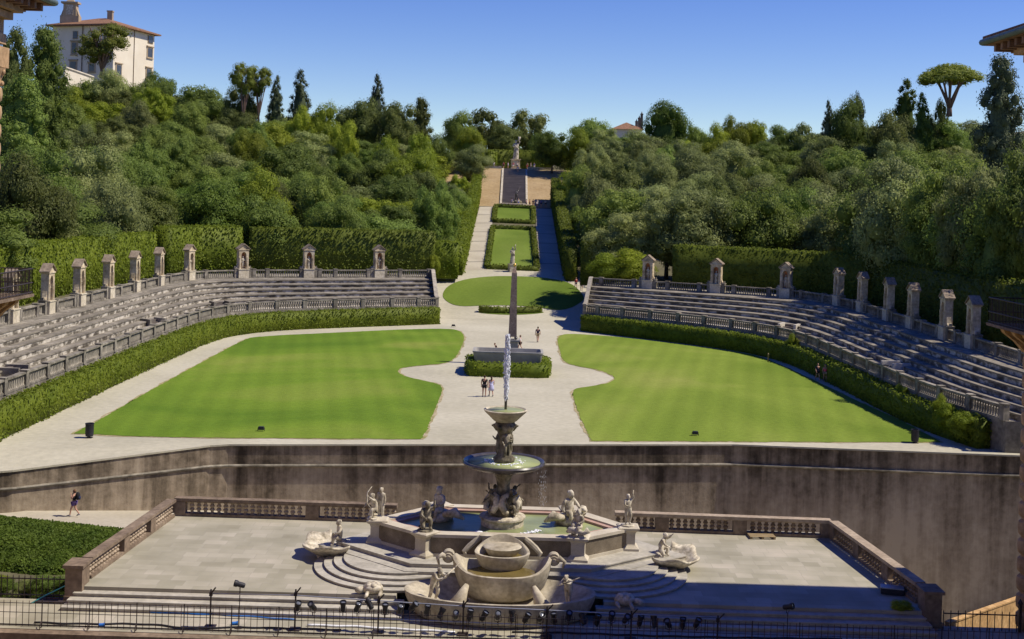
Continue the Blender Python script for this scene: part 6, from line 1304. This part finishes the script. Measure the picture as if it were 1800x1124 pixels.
    T = thing('garden_wall', 'cream garden wall sloping below the left side of the villa', 'wall', W(-138, 258, 44)); mb = MB(); a_, b_ = ay(114, 126, 254), ay(163, 140, 262); mb.prism([(a_[0], a_[1]), (b_[0], b_[1]), (b_[0], b_[1] + .8), (a_[0], a_[1] + .8)], 38, lambda p: lerp(50.7, 49.1, (p[0] - a_[0]) / (b_[0] - a_[0]))); mb.obj('wall', M['cream'], T, world=True); mb = MB(); mb.tube([(a_[0], a_[1] + .4, 50.8), (b_[0], b_[1] + .4, 49.2)], .45, 6); mb.obj('coping', M['rim'], T, world=True)
villa()
p = ay(1098, 240, 290); HZ = -2.2; T = thing('house', 'small hilltop house with a low tiled roof and clustered chimneys', 'house', (p[0], p[1], 34))
mb = MB(); mb.box((p[0] + .5, p[1], 36.0), (9, 9, 8.5)); mb.obj('wall', M['cream'], T, world=True)
mb = MB(); e = 5.6; c = (p[0] + .5, p[1]); mb.add([(c[0] - e, c[1] - e, 40.2), (c[0] + e, c[1] - e, 40.2), (c[0] + e, c[1] + e, 40.2), (c[0] - e, c[1] + e, 40.2), (c[0], c[1], 42.8)], [(0, 1, 4), (1, 2, 4), (2, 3, 4), (3, 0, 4), (3, 2, 1, 0)]); mb.obj('roof', M['tile'], T, world=True)
for q, h_ in ((3.2, 2.6), (4.1, 3.8), (4.9, 5.2)): mb = MB(); mb.box((c[0] + q, c[1] - 2, 40.3 + h_ / 2), (.8, .8, h_)); mb.box((c[0] + q, c[1] - 2, 40.4 + h_), (1.0, 1.0, .3)); mb.lathe([(.3, 0), (.02, .9)], (c[0] + q, c[1] - 2, 40.5 + h_), 6); mb.obj('chimney', M['brownstone'], T, world=True)
p = ay(1098, 243, 289)
# ================================================================== PEOPLE
PW = math.pi
person('woman in dark vest and violet shorts walking along the ramp, hand at her face', (az(130, 907, -2.9)[0], 50 * K, -2.93), -PW / 2, 1.58, 'c_black', 'c_violet', 'phone', 'hairb', sleeve=False)
p = az(130, 907, -2.9); T = thing('backpack', 'small black backpack worn by the woman on the ramp', 'backpack', (p[0] + .2, 50 * K, -1.95), 0); mb = MB(); mb.sphere((0, 0, .22), (.14, .17, .24), 10, 7); mb.obj('bag', M['c_black'], T, smooth=True); mb = MB(); mb.sphere((.1, 0, .12), (.08, .13, .12), 8, 6); mb.obj('pocket', M['c_navy'], T, smooth=True)
for q in (-1, 1): mb = MB(); mb.tube([(-.08, q * .1, .42), (-.26, q * .1, .42), (-.32, q * .1, .22), (-.1, q * .12, .04)], .018, 5); mb.obj('strap', M['c_black'], T)
person('man in black top and shorts standing before the granite basin', az(851, 698, 0), 2.9, 1.78, 'c_black', 'c_black', 'stand')
person('woman with long dark hair in a pale lilac dress beside the man in black', az(863, 697, 0), -2.9, 1.66, 'c_lilac', 'c_lilac', 'walk', dress=True, sleeve=False, long_hair=True)
person('man in dark top and khaki trousers walking away right of the obelisk', az(945, 602, 0), 2.9, 1.78, 'c_navy', 'c_khaki', 'walk')
person('slim person in white top and black shorts walking just right of the obelisk base', az(914, 617, 0), -1.9, 1.68, 'c_white', 'c_black', 'walk', 'hairb')
person('person in black bending forward half hidden behind the granite basin', az(872, 628, 0), -1.2, 1.5, 'c_black', 'c_black', 'lean', 'hairb')
person('person in dark clothes in the shade on the path beside the right hedge', az(1437, 669, 0), .2, 1.62, 'c_navy', 'c_black', 'walk')
person('woman in a pink top in the shade on the path beside the right hedge', az(1450, 671, 0), -.1, 1.62, 'c_pink', 'c_tan', 'walk', 'hairb', sleeve=False)
person('left of two people in red tops on the shaded path by the oval lawn', asurf(1012, 508, zprof, 105), .3, 1.7, 'c_red', 'c_navy', 'walk')
person('right of two people in red tops on the shaded path by the oval lawn', asurf(1022, 511, zprof, 105), .1, 1.7, 'c_red', 'c_grey', 'stand')
G1 = [(899, 'c_lilac', 'c_grey', 'pale violet shirt at the left side of the pond'), (911, 'c_white', 'c_blue', 'white shirt and blue shorts directly right of the bronze figure'), (925, 'c_pink', 'c_grey', 'pink top at the right foot of the dark stairway'), (931, 'c_red', 'c_black', 'red top right of the pond'), (937, 'c_navy', 'c_khaki', 'navy top and khaki trousers above the upper avenue lawn corner'), (944, 'c_white', 'c_white', 'all white clothes at the top of the shaded path'), (951, 'c_blue', 'c_navy', 'bright blue top at the top of the shaded path'), (959, 'c_white', 'c_black', 'white shirt and black shorts at the right end of the pond group')]
for k, (px, a_, b_, lb) in enumerate(G1): q = asurf(px, 365 if px > 920 else 363, zprof, 140); person('distant visitor with ' + lb, (q[0], q[1] - (0 if px > 920 else .6), zprof(q[1] - (0 if px > 920 else .6)) + .05), [2.8, .3, -1.5, 1.6, 3.1, .2][k % 6], 1.7, a_, b_, ['stand', 'walk'][k % 2], group='visitors round the pond')
G2 = [(868, 'c_white', 'c_grey', 'white top at the far left of the low wall'), (885, 'c_red', 'c_black', 'red top left of the goddess pedestal'), (893, 'c_lilac', 'c_grey', 'pale top just left of the goddess pedestal'), (902, 'c_pink', 'c_white', 'pink top directly before the goddess pedestal'), (909, 'c_white', 'c_navy', 'white shirt before the right of the goddess pedestal'), (927, 'c_khaki', 'c_red', 'brown top at the right head of the stairway'), (933, 'c_grey', 'c_grey', 'grey clothes on the terrace right of the stairway'), (939, 'c_blue', 'c_white', 'blue shirt at the far right of the low wall')]
for k, (px, a_, b_, lb) in enumerate(G2): x = ay(px, 293, 210)[0]; person('tiny visitor with ' + lb, W(x, 210 + (k % 3) * .4, 23.3), [0, 2.9, 1.2, -.4][k % 4], 1.7, a_, b_, ['stand', 'walk'][k % 2], group='visitors on the top terrace')
q = asurf(910, 305, zprof, 150); person('lone visitor with white top descending the upper part of the dark stairway', (q[0], q[1], zprof(q[1]) + .1), 0, 1.7, 'c_white', 'c_tan', 'walk')
# ================================================================== TREES
TG = 'trees of the wooded slopes'
def at_tree(label, crown, leaf, px, top, wpx, y0, base_py=None, trunk='plain', base=.06, group=None, rz=None):
    x, y, zt = ay(px, top, y0); g_ = hill(x, y0) - .2
    if base_py is not None: g_ = ay(px, base_py, y0)[2]
    return tree('tree' if crown[:4] not in ('cone',) else 'cypress_tree', crown, leaf, (x, y, g_), wpx * y0 / F0, zt - g_, label, 'tree', group, trunk, rz, base)
def pine(label, px, top, wpx, y0, base_py, base, crown='umbrella0'):
    x, y, zt = ay(px, top, y0); zb = ay(px, base_py, y0)[2]; g_ = min(zb, hill(x, y0)); h = zt - zb
    t = thing('pine_tree', label, 'pine', (x, y, zb), 1.0); c = link('crown', CROWN[crown], t); wd = wpx * y0 / F0 / 2; 
    c.scale = (wd, wd, h * (1 - base) / (1.8 if crown == 'umbrella0' else 1.85)) if crown != 'umbrella0' else (wd, wd, h * .54); c.location = (0, 0, h * base if crown != 'umbrella0' else h * .09)
    b = link('trunk', TRUNK['spread'], t); b.scale = (wd * .95, wd * .95, h / 1.55); setmat(c, L['pine']); return t
pine('broad umbrella shaped stone pine with bare forked trunk on the right skyline', 1671, 118, 112, 190, 205, .3)
pine('rounded pine standing in front of the cream villa', 182, 42, 96, 225, 138, .2, 'airy0')
pine('left of the twin airy pines on the left skyline', 430, 113, 52, 205, 222, .45, 'airy1')
pine('right of the twin airy pines on the left skyline', 457, 119, 46, 207, 222, .45, 'airy0')
HT = [('dark tall cypress cluster at the far left edge, blue sky gaps showing', 'tall0', 'dark', 26, 34, 74, 150), ('big dark dense evergreen between the left eave and the villa', 'tall1', 'oak', 82, 30, 96, 155), ('dark evergreen low at the left edge below the tall cypress', 'tall0', 'oak', 40, 120, 110, 140),
      ('narrow dark cypress beside the twin airy pines', 'cone0', 'cypress', 487, 130, 40, 208), ('broad bluish cypress on the left skyline', 'cone1', 'cypress', 529, 120, 54, 212), ('lone pointed cypress on the left skyline', 'cone0', 'cypress', 664, 128, 42, 225), ('dark leaning evergreen at the right end of the left skyline', 'tall1', 'dark', 741, 165, 48, 220),
      ('dark rounded oak left of the lone pointed cypress', 'round2', 'dark', 632, 170, 84, 214), ('dark rounded oak right of the lone pointed cypress', 'round3', 'dark', 704, 178, 74, 212), ('bright lime tree below the broad cypress', 'round0', 'lime', 530, 190, 52, 200), ('bright lime tree with pointed top right of the broad cypress', 'round1', 'lime', 570, 187, 64, 202), ('bright lime tree trailing downhill right of the broad cypress', 'round4', 'lime', 606, 214, 50, 196),
      ('bright lime tree below the dark oak on the left', 'round2', 'lime', 682, 236, 52, 190), ('lime tree below the dark leaning evergreen', 'round3', 'lime', 738, 232, 56, 188), ('brownish green tree beside the dark leaning evergreen', 'round0', 'oak', 768, 240, 54, 192), ('grey green tree on the skyline left of the goddess statue, nearest the gap', 'round1', 'oak', 808, 200, 64, 226), ('lacy grey tree on the skyline just left of the goddess statue', 'airy0', 'dark', 857, 184, 78, 232), ('lacy grey tree on the skyline right behind the goddess statue', 'airy1', 'dark', 928, 190, 84, 236),
      ('lime tree below the lacy grey tree left of the goddess statue', 'round4', 'lime', 826, 226, 54, 205), ('rounded pale olive tree with trunk at the left edge of the dry slope', 'round1', 'olive', 834, 258, 74, 196), ('dark green tree at the right edge of the dry slope', 'round3', 'plane', 972, 230, 66, 206), ('lime tree right of the dark tree at the dry slope', 'round0', 'lime', 1020, 232, 72, 205), ('dull green tree left of the hilltop house', 'round2', 'oak', 1040, 206, 84, 240), ('dark hedge like tree behind the goddess statue', 'round4', 'dark', 893, 222, 70, 228), ('dark tree behind the terrace right of the goddess statue', 'round1', 'oak', 950, 236, 50, 226),
      ('big round deep green tree standing above the right skyline', 'round4', 'plane', 1171, 179, 84, 222), ('small dark bush like tree right of the big round tree', 'round2', 'oak', 1226, 218, 46, 224), ('lime tree at the left of the right skyline row', 'round1', 'lime', 1262, 222, 52, 212), ('lime tree in the middle of the right skyline row', 'round0', 'lime', 1296, 208, 56, 214), ('lime tree at the right of the right skyline row', 'round3', 'lime', 1330, 211, 50, 216), ('lime tree lower in the right skyline row', 'round2', 'lime', 1254, 244, 60, 200), ('dull green tree at the dip of the right skyline', 'round4', 'oak', 1378, 222, 62, 212), ('thin spiky grey tree at the dip of the right skyline', 'airy0', 'olive', 1416, 210, 46, 210),
      ('scraggly dark conifer leaning on the right skyline', 'cone0', 'cypress', 1457, 174, 34, 200), ('small dark flat topped conifer on the right skyline', 'airy1', 'cypress', 1506, 158, 34, 206), ('green rounded tree under the small flat topped conifer', 'round1', 'oak', 1492, 180, 70, 198), ('tiered dark conifer left of the stone pine', 'cone1', 'plane', 1594, 136, 66, 196), ('lower dark conifer between the tiered conifer and the stone pine', 'cone0', 'plane', 1622, 160, 48, 190), ('spreading dark cedar branch mass under the tiered conifer', 'round2', 'dark', 1566, 190, 86, 186), ('dark bush under the stone pine crown', 'airy0', 'dark', 1650, 165, 40, 194),
      ('huge dark cypress at the right edge beside the palace eave', 'tall1', 'cypress', 1762, 80, 92, 150), ('dull green tree hiding the foot of the hilltop house', 'round5', 'oak', 1100, 236, 84, 228), ('olive tree at the left foot of the hilltop house', 'round6', 'olive', 1066, 226, 60, 230), ('dark green tree below the villa at the right', 'round0', 'oak', 282, 130, 60, 236), ('broad mid green oak on the skyline between the villa and the twin pines', 'round3', 'oak', 352, 149, 104, 214), ('dark pointed oak on the skyline left of the twin airy pines', 'round1', 'dark', 424, 158, 66, 208), ('grey green bushy tree hiding the foot of the villa wall', 'round4', 'olive', 196, 126, 78, 212), ('mid green round tree below the right corner of the villa', 'round2', 'oak', 246, 140, 66, 214)]
for lb, cr, lf, px, top, wp, y0 in HT: at_tree(lb, cr, lf, px, top, wp, y0)
SIL = [(0, 170), (110, 150), (160, 140), (230, 142), (300, 152), (360, 155), (400, 165), (470, 185), (520, 205), (600, 225), (650, 240), (700, 245), (760, 262), (800, 262), (850, 262), (960, 262), (1000, 258), (1080, 238), (1140, 232), (1200, 242), (1300, 238), (1400, 232), (1460, 222), (1530, 212), (1600, 205), (1650, 204), (1720, 208), (1800, 232)]
def front(px):   # depth-free: nothing may rise above this row
    return interp(px, SIL)
cov = np.zeros((1124 // 4, 1800 // 4), bool); auto = []
rng2 = random.Random(11); cand = []
y0 = 124.5
while y0 < 226:
    sp = 8.8 + (y0 - 124) * .014; x = -.62 * y0 - 6; j = rng2.uniform(0, sp)
    while x < .62 * y0 + 6:
        xx = x + j + rng2.uniform(-1.6, 1.6); yy = y0 + rng2.uniform(-2.2, 2.2); x += sp
        if abs(xx - .4) < (11.4 if yy < 200 else 12): continue
        cand.append((xx, yy))
    y0 += 7.8
for yb in np.arange(68, 124, 6.5):
    for s_ in (-1, 1):
        for xb in np.arange(51 if s_ < 0 else 48.8, .62 * yb + 12, 6.5): cand.append((s_ * (xb + rng2.uniform(-1, 1.5)), yb + rng2.uniform(-2, 2)))
cand.sort(key=lambda c: c[1])
yy_, xx_ = np.mgrid[0:1124 // 4, 0:1800 // 4]
for x, y0 in cand:
    g_ = hill(x, y0) - .2; hgt = rng2.uniform(8.0, 15.0); wd = rng2.uniform(8.2, 13.0) + (1.5 if (x > 45 and y0 < 124) else 0); hgt = hgt + 4.5 if (x > 45 and y0 < 124) else hgt; wd = min(wd, 2 * (abs(x - .4) - 8.4)); px, py = pix(x, y0 * K, g_ + hgt)
    if not (-60 < px < 1860): continue
    lim = front(px) + rng2.uniform(0, 14)
    if py < lim: hgt -= (lim - py) * y0 / F0; py = lim
    if hgt < 3.5: continue
    wpx = wd * F0 / y0; hpx = hgt * F0 / y0
    e = ((xx_ * 4 - px) / (wpx * .46)) ** 2 + ((yy_ * 4 - (py + hpx / 2)) / (hpx * .48)) ** 2 < 1
    vis = e & ~cov
    if vis.sum() < max(10, .06 * e.sum()): continue
    cov |= e; auto.append((px, py, x, y0, g_, hgt, wd))
BINS = [(-99, 70, 'at the left edge'), (70, 140, 'below the bell tower'), (140, 205, 'below the villa pine'), (205, 275, 'below the sunlit villa wall'), (275, 340, 'right of the villa'), (340, 405, 'left of the twin airy pines'), (405, 465, 'under the twin airy pines'), (465, 508, 'under the narrow dark cypress'), (508, 560, 'under the broad bluish cypress'), (560, 620, 'left of the dark oaks'), (620, 690, 'under the lone pointed cypress'), (690, 770, 'under the dark leaning evergreen'), (770, 900, 'beside the left avenue hedge'),
        (900, 1005, 'beside the shaded avenue path'), (1005, 1060, 'left of the hilltop house'), (1060, 1130, 'under the hilltop house'), (1130, 1210, 'below the round skyline tree'), (1210, 1280, 'below the left limes'), (1280, 1350, 'below the right limes'), (1350, 1430, 'below the right skyline dip'), (1430, 1500, 'under the scraggly conifer'), (1500, 1570, 'under the cedar mass'), (1570, 1640, 'under the tiered conifer'), (1640, 1720, 'under the stone pine'), (1720, 1999, 'below the huge right cypress')]
OR2 = ['lowest', 'second lowest', 'third from the bottom', 'fourth from the bottom', 'fifth from the bottom', 'sixth from the bottom', 'seventh from the bottom', 'eighth from the bottom', 'ninth from the bottom', 'tenth from the bottom', 'eleventh from the bottom', 'twelfth from the bottom', 'thirteenth from the bottom', 'fourteenth from the bottom', 'fifteenth from the bottom', 'sixteenth from the bottom']
TONE = {'oak': 'mid green bushy tree', 'olive': 'grey green bushy tree', 'dark': 'dark green tree', 'lime': 'yellow green tree', 'plane': 'deep green tree'}
for k, (y0, hh, lb) in enumerate([(72, 18.5, 'tall olive green tree behind the right hedge, nearest the palace wing'), (79, 18, 'tall olive green tree behind the right hedge, second from the palace wing'), (87, 17, 'tall olive green tree behind the right hedge, third from the palace wing'), (95, 15, 'tall olive green tree behind the right hedge, farthest from the palace wing')]): tree('tree', 'round%d' % (5 + k % 3), ['olive', 'oak'][k % 2], W(47.6 + .5 * (k % 2), y0, 4.6), 8.5, hh, lb, 'tree', TG, base=.12)
for s_, x in ((-1, -10.9), (1, 12.3)):
    for k in range(8):
        y0 = 132 + 7 * k + (k % 2); tree('tree', 'round%d' % ((k * 3) % 8), ['oak', 'olive', 'oak', 'lime'][(k + (s_ > 0)) % 4], (x + s_ * .5 * (k % 3), y0 * K, hill(x + s_ * 2.5, y0) - .4), 5.0, 6.2 + 1.2 * ((k * 7) % 3), 'bushy tree crowding the back of the %s avenue hedge, %s from the lower end' % ('left' if s_ < 0 else 'right', ORD[k]), 'tree', TG, base=.0)
for a_, b_, lb in BINS:
    g_ = sorted([t for t in auto if a_ <= t[0] < b_], key=lambda t: -t[1])
    for i, (px, py, x, y0, gz, hgt, wd) in enumerate(g_):
        r = rng2.random(); lf = ('olive' if r < .6 else 'oak') if (x > 44 and y0 < 124) else ('oak' if r < .56 else 'olive' if r < .80 else 'dark' if r < .90 else 'lime' if r < .95 else 'plane') if px < 900 else ('oak' if r < .34 else 'olive' if r < .86 else 'dark' if r < .92 else 'lime' if r < .97 else 'plane')
        tree('tree', 'round%d' % rng2.randrange(8), lf, (x, y0 * K, gz), wd, hgt, '%s, %s of those %s' % (TONE[lf], OR2[min(i, 15)], lb), 'tree', TG, rz=rng2.uniform(0, 6.28), base=.02, sy=wd * rng2.uniform(.9, 1.25))
print('auto trees', len(auto), 'objects', len(bpy.data.objects))
